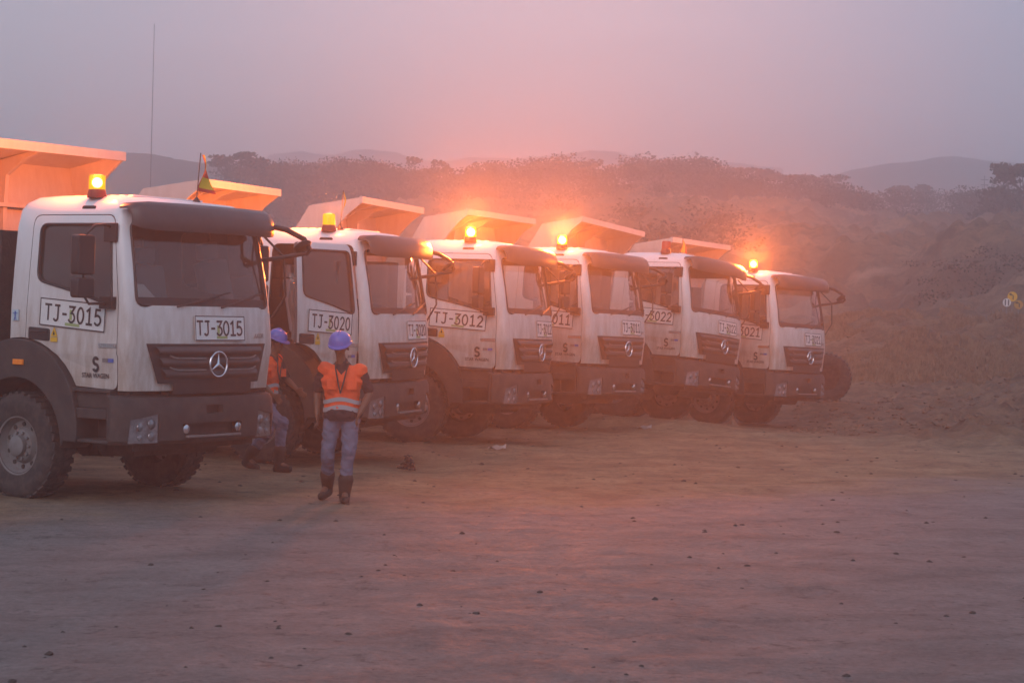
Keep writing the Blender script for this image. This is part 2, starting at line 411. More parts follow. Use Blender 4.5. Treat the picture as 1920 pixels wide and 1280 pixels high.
def make_truck():
    """x forward from the front face, y to the left, z up from the tyre contact"""
    T = empty('dump_truck')
    cab = link('cab', cab_me, T, smooth=0)
    # door with its own glass, handle, warning sticker
    hx, hy = -.15, -1.15                                   # hinge line
    door = link('door', door_me, T, smooth=0)
    g = MB()
    g.grid(lambda a, b: (-1.42+1.2*a, -cab_y(0, 2.1+.97*b)+.022, 2.1+.97*b), 10, 8)
    gm = cutter(MB().prism(rounded([(-1.42, 3.03), (-1.42, 2.38), (-.75, 2.25), (-.22, 2.12), (-.31, 3.03)], .10), -1.3, -1.0, 'y'))
    me = g.mesh('door_window'); sol = MB(); n = len(g.v)
    # thicken to a closed slab so the boolean is clean
    sol.v = [tuple(v) for v in g.v] + [(v[0], v[1]+.008, v[2]) for v in g.v]
    sol.f = list(g.f) + [tuple(i+n for i in reversed(f)) for f in g.f]; sol.mi = [0]*len(sol.f)
    nu, nv = 10, 8
    ringi = [i*(nv+1) for i in range(nu+1)] + [nu*(nv+1)+j for j in range(1, nv+1)] + [i*(nv+1)+nv for i in range(nu-1, -1, -1)] + [j for j in range(nv-1, 0, -1)]
    for a, b in zip(ringi, ringi[1:]+ringi[:1]): sol.face(a, b, b+n, a+n)
    sm = cutter(sol); wm = boolean(sm, [gm], 'INTERSECT'); wm.materials.clear(); wm.materials.append(m_glass2)
    wm.polygons.foreach_set('material_index', [0]*len(wm.polygons))
    link('door_window', wm, door, smooth=30)
    # rubber seal round the window
    sb = MB(); pts = [(x, -cab_y(0, z)-.004, z) for (x, z) in win_out]; sb.tube(pts+[pts[0], pts[1]], .014, 6, cap=False)
    sb.build('window_seal', m_black, door)
    h = MB(); h.prism(rounded([(-1.50, 1.755), (-1.17, 1.74), (-1.17, 1.875), (-1.50, 1.89)], .03), -1.172, -1.12, 'y')
    h.box(-1.47, -1.2, -1.185, -1.172, 1.83, 1.85)
    h.build('door_handle', m_black, door, bevel=.006)
    # inner mirror bracket cover at the front top window corner
    # glass: windscreen
    gw = MB(); gw.grid(lambda a, b: (cab_x((-1+2*a)*(1.05-.03*b), 2.14+.92*b, -.016), (-1+2*a)*(1.05-.03*b), 2.14+.92*b), 24, 8)
    gw.build('windscreen', m_glass, T)
    fr = MB(); pts = [(cab_x(y, z, .004), y, z) for (y, z) in ws_out]; fr.tube(pts+pts[:2], .018, 6, cap=False)
    # lower black band of the windscreen
    fr.grid(lambda a, b: (cab_x((-1+2*a)*1.035, 2.145+.10*b, -.006), (-1+2*a)*1.035, 2.145+.10*b), 24, 2)
    fr.build('windscreen_seal', m_black, T)
    lw = MB(); lw.grid(lambda a, b: (-1.42+1.2*a, cab_y(0, 2.1+.94*b)-.03, 2.1+.94*b), 4, 4); lw.build('side_window', m_glass2, T)
    rw = MB()
    for s in (-1, 1): rw.box(-1.83, -1.822, s*.5-.37, s*.5+.37, 2.33, 2.97)
    rw.build('rear_window', m_glass2, T)
    # wipers
    wp = MB()
    for y0, dy in ((-.55, .62), (.1, .62)):
        a = (cab_x(y0, 2.16, .03), y0, 2.15); b = (cab_x(y0+dy, 2.27, .02), y0+dy, 2.27)
        wp.tube([a, b], .011, 6)
        c = (cab_x(y0+.25, 2.2, .012), y0+.2, 2.19); d = (cab_x(y0+dy+.2, 2.33, .012), y0+dy+.22, 2.32); wp.tube([c, d], .009, 6)
    wp.build('wiper', m_black, T)
    # interior
    it = MB(); it.prism(rounded([(-.12, 2.08), (-.22, 2.17), (-.52, 2.20), (-.62, 2.05), (-.6, 1.75), (-.2, 1.7)], .05), -1.05, 1.05, 'y')
    it.build('dashboard', m_inner, T)
    for y in (-.55, .55):
        st = MB(); st.box(-1.35, -.85, y-.25, y+.25, 1.75, 1.9); st.prism(rounded([(-1.38, 1.85), (-1.25, 1.85), (-1.40, 2.62), (-1.52, 2.62)], .05), y-.24, y+.24, 'y'); st.box(-1.56, -1.44, y-.14, y+.14, 2.64, 2.82)
        st.build('seat', m_seat, T, bevel=.02)
    sw = MB(); c0 = Vector((-.68, -.55, 2.22)); ax = Vector((-.55, 0, .83)).normalized(); a1 = Vector((0, 1, 0)); a2 = ax.cross(a1)
    pts = [c0+(a1*math.cos(2*PI*k/20)+a2*math.sin(2*PI*k/20))*.23 for k in range(22)]; sw.tube(pts, .016, 6, cap=False)
    for k in range(3): sw.tube([c0, c0+(a1*math.cos(2*PI*k/3+.5)+a2*math.sin(2*PI*k/3+.5))*.23], .014, 6)
    sw.tube([c0, c0-ax*.3], .03, 8); sw.build('steering_wheel', m_inner, T)
    # grille: panel with three slats and recess
    gp = MB(); outl = rounded([(-.96, 1.755), (.96, 1.755), (.90, 1.52), (.80, 1.345), (.60, 1.32), (-.60, 1.32), (-.80, 1.345), (-.90, 1.52)], .05)
    def on_front(pts, off0, off1, zt):
        k = len(pts); mbx = gp; n = mbx.addv([(cab_x(y, 1.5, off0), y, z) for y, z in pts] + [(cab_x(y, 1.5, off1), y, z) for y, z in pts])
        c_ = mbx.addv([(cab_x(0, 1.5, off1), 0, sum(p[1] for p in pts)/k)])
        for i in range(k):
            j = (i+1) % k; mbx.face(n+i, n+j, n+k+j, n+k+i); mbx.face(n+k+i, n+k+j, c_)
    def gwid(z): return .80+(z-1.35)/(1.75-1.35)*.14
    # frame rim as a grid so that it follows the curved front
    def patch(mbx, y0f, y1f, z0, z1, off, bulge=0, nu=20, nv=3):
        mbx.grid(lambda a, b: (cab_x(y0f(z0+(z1-z0)*b)*(1-a)+y1f(z0+(z1-z0)*b)*a, 1.6, off+bulge*math.sin(PI*b)), y0f(z0+(z1-z0)*b)*(1-a)+y1f(z0+(z1-z0)*b)*a, z0+(z1-z0)*b), nu, nv)
    patch(gp, lambda z: -gwid(z), lambda z: gwid(z), 1.33, 1.755, .012)
    gp.build('grille', m_black, T)
    gs = MB()
    for zc in (1.43, 1.555, 1.675):
        patch(gs, lambda z: -gwid(z)+.10, lambda z: gwid(z)-.10, zc-.05, zc+.05, .018, .035, 20, 6)
    gs.build('grille_slats', m_grille, T)
    lo = MB(); lo.grid(lambda a, b: (cab_x(0, 1.6, .005)-.02*(2*a-1)**2, -.62+1.24*a, 1.22+.115*b), 12, 1); lo.build('lower_grille', m_black, T)
    # fins that stand out as pale lines
    for zc in (1.475, 1.60):
        for s in (-1, 1):
            ln = MB(); ln.tube([(cab_x(s*(.18+.5*t), 1.6, .056), s*(.18+.5*t), zc+(.03*max(0, t-.85)/.15)) for t in [0, .25, .5, .75, .9, 1]], .008, 6)
            ln.build('grille_trim', m_rim, T)
    em = MB(); cx = cab_x(0, 1.6, .065); cz = 1.535
    em.tube([(cx, .135*math.cos(2*PI*k/32), cz+.135*math.sin(2*PI*k/32)) for k in range(34)], .011, 8, cap=False)
    for a in (90, 210, 330):
        y, z = math.cos(R(a)), math.sin(R(a)); py, pz = -z, y
        v = [(cx+.012, 0, cz), (cx, .022*py, cz+.022*pz), (cx, .132*y, cz+.132*z), (cx, -.022*py, cz-.022*pz), (cx-.012, 0, cz)]
        n = em.addv(v); em.face(n, n+1, n+2); em.face(n, n+2, n+3); em.face(n+4, n+2, n+1); em.face(n+4, n+3, n+2)
    em.build('star_emblem', m_chrome, T)
    # panel seams on the front
    sm_ = MB()
    for s in (-1, 1):
        sm_.tube([(cab_x(s*.93, z, .001), s*(.90+.06*(2.1-z)/.35*0+.0), z) for z in (2.12, 2.0, 1.9, 1.78)], .004, 5)
    sm_.build('panel_seam', m_black, T)
    # bumper, wrapped round the corners
    def bump_x(y): 
        t = min(1, abs(y)/1.24); x = .19*(1-t*t); c = 1.24-.16
        if abs(y) > c: x -= .16*(1-math.sqrt(max(0, 1-((abs(y)-c)/.16)**2)))
        return x
    bz = [(.68, -.05), (.72, 0), (.95, .015), (1.12, .0), (1.18, -.03), (1.20, -.09)]
    ys = [-1.24, -1.235, -1.21, -1.17, -1.08, -.9, -.6, -.3, 0, .3, .6, .9, 1.08, 1.17, 1.21, 1.235, 1.24]
    bo = MB(); rings = []
    for z, o in bz:
        ring = [(-.16, -1.235+abs(min(o, 0))*.4, z)] + [(bump_x(y)+o, y*(1+min(o, 0)*.3), z) for y in ys] + [(-.16, 1.235-abs(min(o, 0))*.4, z)]
        rings.append(bo.addv(ring)); k = len(ring)
    for a, b in zip(rings, rings[1:]):
        for j in range(k): q = (j+1) % k; bo.face(a+j, a+q, b+q, b+j)
    bo.face(*[rings[0]+j for j in reversed(range(k))]); bo.face(*[rings[-1]+j for j in range(k)])
    bm0 = cutter(bo, 0)
    cuts = [cutter(MB().prism(rounded([(-.44, .77), (.44, .77), (.48, .90), (-.48, .90)], .03), .09, .4, 'x'), 0),
            cutter(MB().prism(rounded([(-.13, 1.0), (.13, 1.0), (.13, 1.09), (-.13, 1.09)], .02), .12, .4, 'x'), 0)]
    for s in (-1, 1): cuts.append(cutter(MB().prism([(s*.78, .70), (s*1.13, .70), (s*1.12, .95), (s*.78, 1.01)][::s], .0, .4, 'x'), 0))
    bme = boolean(bm0, cuts); bme.materials.clear(); bme.materials.append(m_plastic); bme.polygons.foreach_set('material_index', [0]*len(bme.polygons))
    bump = link('bumper', bme, T, smooth=30)
    for s in (-1, 1):
        hl = MB(); hl.grid(lambda a, b: (bump_x(.78+.35*a)-.012, s*(.78+.35*a), .70+(.31-.06*a)*b), 8, 5)
        for (yy, zz, rr) in ((.86, .90, .055), (1.0, .87, .045), (.86, .77, .05), (1.0, .76, .035)):
            hl.lathe([(rr, 0), (rr*.9, .012), (0, .018)], (bump_x(yy)-.012, s*yy, zz), 'x', 14)
        hl.build('headlight', m_clear, bump, smooth=60)
        fg = MB(); fg.lathe([(.055, -.05), (.055, 0), (.05, .012), (.02, .02), (0, .02)], (.155, s*.41, .835), 'x', 16); fg.build('fog_lamp', m_chrome, bump)
    ts = MB(); ts.box(.12, .21, -.42, .42, .745, .77); ts.build('tow_step', m_rim, bump, bevel=.006)
    # gap panel between cab and bumper
    gp2 = MB(); gp2.box(-.9, -.04, -1.08, 1.08, 1.10, 1.26); gp2.box(-.15, .08, -.6, .6, 1.16, 1.26); gp2.build('front_underpanel', m_under, T)
    # entry steps each side
    for s in (-1, 1):
        stp = MB(); y0, y1 = s*1.20, s*.85
        a, b = min(y0, y1), max(y0, y1)
        stp.box(-.82, -.19, a, b, 1.22, 1.262) ; stp.box(-.82, -.19, a, b, .68, .72)
        stp.box(-.82, -.75, a, b, .72, 1.22); stp.box(-.24, -.19, a, b, .72, 1.22)
        stp.box(-.75, -.24, a, b, .94, 1.05)
        stp.box(-.75, -.24, s*.86 if s > 0 else -.90, s*.90 if s > 0 else -.86, .72, .94); stp.box(-.75, -.24, s*1.12 if s>0 else -1.16, s*1.16 if s>0 else -1.12, 1.05, 1.22)
        stp.build('entry_step', m_plastic, T, bevel=.008)
        # fender
        fo = [p for p in arc(-1.62, .80, .955, -8, 186, 30)]
        fi = [p for p in arc(-1.62, .62, .71, 172, -2, 24)]
        fd = MB(); fd.prism([(-.70, .68)] + fo + [(-2.5, .70)] + [(-2.36, .70)] + fi + [(-.86, .68)], s*1.225, s*.80, 'y')
        fen = fd.build('fender', m_plastic, T, bevel=.012)
        if s == -1:
            ml = MB(); ml.box(-1.66, -1.50, -1.245, -1.22, 1.47, 1.53); ml.build('side_marker', m_amber, fen, bevel=.006)
    # mudflap bracket hints and roof details
    rf = MB()
    for k in range(7): rf.box(-1.5+.14*k, -1.42+.14*k, -.55, .55, 3.338, 3.357)
    rf.build('roof_ribs', m_white, cab, bevel=.006)
    for s in (-1, 1):
        ml = MB(); ml.prism(rounded([(-.82, 3.15), (-.62, 3.15), (-.62, 3.21), (-.82, 3.21)], .028), s*1.00, s*1.062, 'y')
        ml.build('marker_lamp', m_black, T)
    # visor
    vp = [(-.26, 3.16), (-.08, 3.165), (.00, 3.12), (.045, 3.03), (.055, 2.90), (.04, 2.86), (.02, 2.865), (.03, 2.92), (.02, 3.0), (-.02, 3.09), (-.09, 3.13), (-.26, 3.125)]
    vi = MB(); rings = []
    yy = [-1.10, -1.095, -1.07, -1.03, -.9, -.5, 0, .5, .9, 1.03, 1.07, 1.095, 1.10]
    for y in yy:
        t = abs(y)/1.10; e = 1-.10*t**4 if abs(y) < 1.0 else (1-.10*t**4)*(1-.28*((abs(y)-1.0)/.1)**2)
        ring = [((-.22+(p[0]+.26)*e)+.15*(1-t*t)*max(0, min(1, (p[0]+.26)/.15)), y, 3.095+(p[1]-3.0)*(e if abs(y) > 1 else 1)) for p in vp]
        rings.append(vi.addv(ring)); k = len(ring)
    for a, b in zip(rings, rings[1:]):
        for j in range(k): q = (j+1) % k; vi.face(a+j, a+q, b+q, b+j)
    vi.face(*[rings[0]+j for j in reversed(range(k))]); vi.face(*[rings[-1]+j for j in range(k)])
    vi.build('sun_visor', m_visor, T, smooth=40)
    # mirrors
    for s in (-1, 1):
        mr_ = MB(); Y = -1.47 if s < 0 else 1.31
        a0, a1_ = (Y-.12, Y+.12) if s < 0 else (Y-.09, Y+.09)
        mr_.prism(rounded([(a0, 2.46), (a1_, 2.46), (a1_, 2.88), (a0, 2.88)], .04), -.42, -.30, 'x')
        mr_.prism(rounded([(a0, 2.22), (a1_, 2.22), (a1_, 2.43), (a0, 2.43)], .04), -.42, -.30, 'x')
        mb_ = mr_.build('side_mirror', m_black, T, bevel=.015)
        ar = MB()
        ar.tube([(-.32, s*1.10, 2.97), (-.30, s*1.22, 3.0), (-.30, Y-.1*s, 2.98), (-.33, abs(Y)*s-.02*s, 2.90), (-.345, Y, 2.8), (-.345, Y, 2.25), (-.32, Y-.06*s, 2.16), (-.25, s*1.17, 2.17)], .016, 8)
        ar.box(-.40, -.22, min(s*1.11, s*1.145), max(s*1.11, s*1.145), 2.82, 3.02)
        ar.box(-.36, -.18, min(s*1.15, s*1.23), max(s*1.15, s*1.23), 2.11, 2.24)
        ar.build('mirror_arm', m_black, mb_, bevel=.008)
    fm = MB()
    fm.tube([(-.05, 1.05, 3.10), (.10, 1.22, 3.06), (.22, 1.40, 2.96), (.26, 1.46, 2.84), (.20, 1.46, 2.78)], [.03, .032, .03, .028, .02], 8)
    fm.tube([(-.14, 1.06, 2.70), (.05, 1.22, 2.74), (.22, 1.42, 2.80)], .026, 8)
    fm.tube([(-.16, 1.10, 3.0), (.05, 1.25, 2.75), (.06, 1.28, 2.3), (-.05, 1.18, 2.05)], .014, 8)
    mt_ = Matrix.Translation((.19, 1.40, 2.88)) @ Matrix.Rotation(R(-35), 4, 'Y')
    fm.lathe([(.0, -.04), (.09, -.035), (.115, 0), (.10, .02), (0, .02)], (0, 0, 0), 'z', 18, m=mt_)
    fm.build('front_mirror', m_black, T)
    # chassis
    ch = MB()
    for s in (-1, 1): ch.box(-7.6, -.15, s*.42-.05, s*.42+.05, .82, 1.08)
    ch.box(-1.5, -.25, -.38, .38, .62, 1.2)       # engine and sump
    ch.box(-.35, -.1, -.95, .95, .60, .70)
    ch.prism(rounded([(-.95, .50), (-.45, .50), (-.35, .66), (-1.05, .66)], .04), -.6, .7, 'y')
    ch.tube([(AXX, -.95, AXZ), (AXX, .95, AXZ)], .07, 10)
    ch.tube([(AXX, -.2, AXZ-.02), (AXX, .25, AXZ-.02)], [.14, .17], 12)
    for x in (-4.9, -6.25):
        ch.tube([(x, -.9, AXZ), (x, .9, AXZ)], .10, 10); ch.tube([(x, -.25, AXZ), (x, .25, AXZ)], .24, 12)
    ch.box(-3.6, -2.7, -1.15, -.6, .55, 1.1); ch.box(-3.6, -2.6, .6, 1.15, .5, 1.1)
    ch.box(-2.6, -2.15, -1.0, 1.0, 1.1, 2.2); ch.box(-2.6, -2.16, -1.0, -.62, 2.2, 2.95)      # radiator, filters and exhaust stack behind the cab
    ch.tube([(-2.2, .9, 1.0), (-2.2, .9, 3.2)], .08, 10)
    ch.build('chassis', m_under, T)
    # wheels
    def wheel(cx, y, side, w=.34):
        tb = MB(); rr = .585; hw = w/2
        prof = [(.30, -hw*.78), (.36, -hw*.9), (.47, -hw), (.54, -hw*.96), (.572, -hw*.80), (rr, -hw*.62), (rr, 0), (rr, hw*.62), (.572, hw*.80), (.54, hw*.96), (.47, hw), (.36, hw*.9), (.30, hw*.78)]
        tb.lathe(prof, (0, 0, 0), 'y', 48, caps=False)
        for k in range(36):
            for sgn in (-1, 1):
                a = 2*PI*(k+(.5 if sgn > 0 else 0))/36
                m = Matrix.Rotation(a, 4, 'Y') @ Matrix.Translation((rr+.004, sgn*hw*.48, 0)) @ Matrix.Rotation(sgn*R(14), 4, 'X')
                tb.box(-.02, .004, -hw*.42, hw*.42, -.030, .030, m)
        o = empty('wheel', (cx, y, AXZ), (0, 0, 0), T)
        tb.build('tyre', m_tyre, o, smooth=50)
        rb = MB(); q = side
        rb.lathe([(.31, q*hw*.80), (.325, q*hw*.86), (.31, q*hw*.84), (.295, q*hw*.60), (.27, q*hw*.30), (.20, q*hw*.25), (.17, q*hw*.55), (.115, q*hw*.62), (.11, q*hw*.95), (.09, q*hw*1.02), (0, q*hw*1.02)], (0, 0, 0), 'y', 36, caps=False)
        for k in range(10):
            a = 2*PI*k/10; m = Matrix.Rotation(a, 4, 'Y')
            rb.lathe([(.018, q*hw*.5), (.018, q*hw*.74), (.0, q*hw*.76)], (.145, 0, 0), 'y', 8, m=m)
        rb.build('rim', m_rim, o)
        hb = MB()
        for k in range(10):
            a = 2*PI*(k+.5)/10; m = Matrix.Rotation(a, 4, 'Y')
            hb.lathe([(.026, q*hw*.27), (.026, q*hw*.33), (.0, q*hw*.33)], (.235, 0, 0), 'y', 10, m=m)
        hb.build('rim_hole', m_under, o)
        return o
    for s in (-1, 1):
        wheel(AXX, s*1.04, s)
        for x in (-4.9, -6.25): wheel(x, s*.98, s, .56)
    # tipper body
    tip = empty('tipper_body', (0, 0, 0), (0, 0, 0), T)
    X0 = -2.58
    curve = [(X0+.0, 3.90), (X0-.06, 3.86), (X0-.22, 3.74), (X0-.40, 3.55), (X0-.56, 3.32), (X0-.68, 3.05), (X0-.74, 2.75), (X0-.74, 2.2), (-3.35, 1.55)]
    top = [(X0, 4.0), (-3.54, 3.86), (-3.80, 3.46), (-3.9, 3.32), (-7.6, 3.25)]
    sw_ = MB()
    for s in (-1, 1): sw_.prism(curve[::-1] + top + [(-7.9, 1.7), (-3.4, 1.5)], s*1.25, s*1.215, 'y')
    sw_.build('side_wall', m_body, tip)
    fwl = MB(); fwl.prism([(-3.32, 1.55), (-3.36, 1.55), (-3.36, 3.1), (-3.52, 3.80), (-3.48, 3.82), (-3.32, 3.12)], -1.215, 1.215, 'y')
    fwl.build('headboard', m_body, tip)
    cn = MB(); cn.prism([(X0, 4.0), (X0, 3.965), (-3.5, 3.815), (-3.54, 3.855)], -1.213, 1.213, 'y')
    cn.prism([(X0+.03, 4.012), (X0+.03, 3.90), (X0-.03, 3.90), (X0-.03, 4.012)], -1.27, 1.27, 'y')
    cn.build('canopy', m_body, tip, bevel=.004)
    rb = MB()
    for y in (-.62, .0):
        rb.prism([(-3.33, 2.3), (-3.25, 2.3), (-3.25, 3.25), (-3.22, 3.65), (-2.9, 3.84), (X0-.05, 3.92), (X0-.05, 3.955), (-3.46, 3.81), (-3.33, 3.1)], y-.03, y+.03, 'y')
    rb.box(-3.32, -3.2, -1.21, 1.21, 3.27, 3.32)
    rb.box(-3.32, -3.26, -1.21, 1.21, 2.55, 2.6)
    rb.build('canopy_rib', m_body, tip, bevel=.004)
    fl = MB(); fl.box(-7.8, -3.36, -1.21, 1.21, 1.48, 1.56); fl.box(-7.84, -7.8, -1.21, 1.21, 1.5, 3.2); fl.build('floor_and_tailgate', m_body, tip)
    hs = MB()
    for k in range(4):
        y = -.75+.06*k
        hs.tube([(-3.16, y, 3.0+.03*k), (-3.04, y+.05, 3.08), (-3.0, y+.02, 3.18), (-3.08, y, 3.26), (-3.2, y-.03, 3.2)], .02, 7)
    hs.box(-3.22, -3.08, -.9, -.6, 2.85, 2.98)
    hs.build('hydraulic_hose', m_hose, tip)
    # beacon base
    b = empty('beacon_lamp', (-.74, -.93, 3.30), (0, 0, 0), T)
    bb = MB(); bb.lathe([(.105, 0), (.105, .03), (.092, .075), (.088, .09)], (0, 0, 0), 'z', 24); bb.build('beacon_base', mat('beacon_base', (.25, .03, .02), rough=.5), b)
    return T

m_lens_off = lens_mat('beacon_lens_unlit_glow', (.75, .09, .02), .25)  # beacon is off, yet a faint red glow is put into this lens
m_lens_half = lens_mat('beacon_lens_dim', (1.0, .42, .0), 1.1)
m_lens_lit = lens_mat('beacon_lens_lit', (1.0, .36, .0), 3.0)
m_bulb = lens_mat('beacon_bulb', (1.0, .80, .55), 90)
TR = [  # origin x, y, z ; heading deg ; roll deg ; number ; beacon power, state, front sign y
 ((-3.39, 21.11, -.12), -34.0, 0.0, '3015', 420, 'lit', .08),
 ((-1.62, 27.73, -.18), -18.8, .25, '3020', 600, 'dim', .28),
 ((.28, 31.95, -.16), -21.0, -1.0, '3012', 2600, 'bright', .28),
 ((1.93, 35.30, -.13), -30.2, -1.25, '3011', 2600, 'bright', .22),
 ((4.01, 38.52, -.10), -34.3, -4.5, '3022', 0, 'off', .20),
 ((6.16, 41.03, -.33), -35.8, -1.75, '3021', 2300, 'bright', .22)]
LABELS = ['white dump truck numbered TJ-3015, the nearest and largest of the row',
 'white dump truck numbered TJ-3020 with its door standing open behind the walking worker',
 'white dump truck numbered TJ-3012, parked between TJ-3020 and TJ-3011',
 'white dump truck numbered TJ-3011, parked between TJ-3012 and TJ-3022',
 'white dump truck numbered TJ-3022, leaning slightly, with an unlit red beacon and small flag',
 'white dump truck numbered TJ-3021, the farthest of the row beside the dirt mound']

def ground_z_trucks(x, y):
    """(weighted height, weight) so that the ground meets each truck's tyres"""
    num = den = 0
    for (o, th, rl, *_) in TR:
        dx, dy = x-o[0], y-o[1]; c, s = math.cos(R(th)), math.sin(R(th))
        lx, ly = dx*c+dy*s, -dx*s+dy*c
        ex = max(0, lx-.1, -7.2-lx); ey = max(0, abs(ly)-1.25)
        d2 = ex*ex+ey*ey
        wt = 1/(d2*4+.01) if d2 < 16 else 0
        if wt: num += wt*(o[2]+max(-1.3, min(1.3, ly))*math.tan(R(rl))); den += wt
    return num, den

proto = make_truck()
def find(root, name):
    for c in root.children:
        if c.name.split('.')[0] == name: return c
def outfit(T, i):
    o, th, rl, num, power, state, sy = TR[i]
    T.location = o; T.rotation_euler = (R(rl), 0, R(th))
    tag(T, LABELS[i], 'dump truck', 'white dump trucks parked in a row')
    door = find(T, 'door')
    # number sign on the door, tilted forward-down
    sb = MB(); A = R(-3.2); cx_, cz_ = -.86, 2.085-.0
    zc = 2.075-.02
    def P(u, v, l):  # u along +x
        x = -.82+u*math.cos(A)-v*math.sin(A); z = zc-.02+u*math.sin(A)+v*math.cos(A)
        return (x, -1.166-l, z)
    hw_, hh_ = .50, .15
    def slab(mbx, u0, u1, v0, v1, l0, l1):
        n = mbx.addv([P(u0, v0, l0), P(u1, v0, l0), P(u1, v1, l0), P(u0, v1, l0), P(u0, v0, l1), P(u1, v0, l1), P(u1, v1, l1), P(u0, v1, l1)])
        for q in [(0,3,2,1),(4,5,6,7),(0,1,5,4),(1,2,6,5),(2,3,7,6),(3,0,4,7)]: mbx.face(*[n+k for k in q])
    slab(sb, -hw_, hw_, -hh_, hh_, .0, .006); sg = sb.build('door_number_sign', m_sign, door, smooth=0)
    tx = MB(); stroke_text(tx, 'TJ-'+num, .165, lambda u, v, l: P(u+.03, v, .0075+l), wd=.15)
    for (a, b, c, d) in ((-hw_, hw_, hh_-.012, hh_), (-hw_, hw_, -hh_, -hh_+.012), (-hw_, -hw_+.012, -hh_+.012, hh_-.012), (hw_-.012, hw_, -hh_+.012, hh_-.012)): slab(tx, a, b, c, d, .006, .008)
    tx.build('lettering', m_ink, sg, smooth=0, normals=False)
    gr = MB(); slab(gr, -.10, .12, -.125, -.093, .006, .0085); slab(gr, -.04, .0, -.06, .05, .006, .0072); gr.build('green_sticker', m_greenink, sg, smooth=0)
    # warning triangle by the handle
    wt = MB(); wt.prism([(-1.150, 1.795), (-1.045, 1.795), (-1.095, 1.895)], -1.170, -1.166, 'y'); wt.box(-1.150, -1.045, -1.170, -1.166, 1.735, 1.785)
    wt.build('warning_sticker', m_yellow, door, smooth=0)
    wi = MB(); wi.prism([(-1.115, 1.81), (-1.08, 1.81), (-1.097, 1.86)], -1.1715, -1.1702, 'y'); wi.build('warning_mark', m_ink, door, smooth=0)
    bd = MB()
    for k in range(9): bd.box(-.41+.029*k, -.388+.029*k, -1.178, -1.158, 1.715, 1.745)
    bd.box(-.415, -.155, -1.172, -1.158, 1.700, 1.712)
    bd.build('door_badge', m_chrome, door, smooth=0)
    # company logo : S emblem, name and small lines
    s_me = MB()
    def sarc(cx2, cz2, r, a0, a1, w0):
        n = 10; pi = arc(cx2, cz2, r-w0/2, a0, a1, n); po = arc(cx2, cz2, r+w0/2, a0, a1, n)
        b = s_me.addv([(p[0], -1.150, p[1]) for p in pi]+[(p[0], -1.150, p[1]) for p in po])
        for k in range(n): s_me.face(b+k, b+k+1, b+n+1+k+1, b+n+1+k)
    sarc(-.47, 1.552, .034, 20, 270, .034); sarc(-.47, 1.483, .035, 90, -160, .034)
    t1 = text_mesh('STAR WAGEN', .068, m_ink, .0005)
    lg = s_me.build('company_logo', m_ink, door, smooth=0)
    def place_txt(me, loc, rot, nm, parent, sx=1):
        o2 = bpy.data.objects.new(nm, me); COL.objects.link(o2); o2.location = loc; o2.rotation_euler = rot; o2.scale = (sx, 1, 1); o2.parent = parent; return o2
    place_txt(t1, (-.47, -1.1500, 1.395), (R(90), 0, 0), 'company_name', lg, .95)
    bx = MB(); bx.box(-.37, -.29, -1.1515, -1.149, 1.545, 1.585); bx.build('grey_sticker', m_rim, door, smooth=0)
    bx = MB(); bx.box(-.285, -.205, -1.1515, -1.149, 1.545, 1.585); bx.build('blue_sticker', m_blue, door, smooth=0)
    # front number sign
    sgn = empty('front_number_sign', (cab_x(sy, 1.95)+.012, sy, 1.925), (0, R(-5), math.atan(.34*sy/1.155**2)*.5), T)
    # local: plane y (right in view) / z up, facing +x
    b_ = MB(); b_.box(-.004, .003, -.40, .40, -.135, .135); b_.build('sign_panel', m_sign, sgn, smooth=0)
    tx = MB(); stroke_text(tx, 'TJ-'+num, .15, lambda u, v, l: (.0045+l, u, v), wd=.15, adv=.72)
    for (a, b, c, d) in ((-.40, .40, .125, .135), (-.40, .40, -.135, -.125), (-.40, -.39, -.125, .125), (.39, .40, -.125, .125)): tx.box(.003, .0045, a, b, c, d)
    tx.build('lettering', m_ink, sgn, smooth=0, normals=False)
    gr = MB(); gr.box(.003, .0042, -.06, .11, -.115, -.085); gr.box(.003, .0042, -.05, -.01, -.06, .03); gr.build('green_sticker', m_greenink, sgn, smooth=0)
    place_txt(text_mesh('AXOR', .075, m_chrome, .003), (cab_x(.80, 1.83)+.008, .80, 1.84), (R(90), 0, R(90+12)), 'model_badge', T)
    # beacon
    bc = find(T, 'beacon_lamp')
    lm = {'off': m_lens_off, 'dim': m_lens_half, 'lit': m_lens_lit, 'bright': m_lens_lit}[state]
    # lens: an amber cup, open on the inside so that the bulb shows through its wall
    lz = MB(); lz.lathe([(.088, .09), (.088, .22), (.080, .245), (.05, .25), (0, .25)], (0, 0, 0), 'z', 24)
    ln_ = lz.build('lens', lens_glass(lm, state), bc)
    if state != 'off':
        bl = MB(); rb_ = {'bright': .072, 'lit': .055}.get(state, .02)
        if state == 'dim': bl.box(-.02, .02, -.02, .02, .1, .2)
        else: bl.lathe([(0, -rb_)] + [(rb_*math.cos(R(a)), rb_*math.sin(R(a))) for a in range(-75, 90, 15)] + [(0, rb_)], (0, 0, .165), 'z', 16)
        bl.build('bulb', m_bulb if state != 'dim' else m_under, bc)
        # weak all-round light of the lens, and the turning reflector's beam caught at its own phase
        ld = bpy.data.lights.new('beacon_light', 'POINT'); ld.color = (1, .17, .045); ld.energy = 110 if state != 'bright' else 170; ld.shadow_soft_size = .09
        lo = bpy.data.objects.new('beacon_light', ld); COL.objects.link(lo); lo.parent = bc; lo.location = (0, 0, .30)
        ld = bpy.data.lights.new('beacon_beam', 'SPOT'); ld.color = (1, .19, .02); ld.energy = power*LK; ld.shadow_soft_size = .2
        ld.spot_size = R(BEAM[i][2]); ld.spot_blend = 1
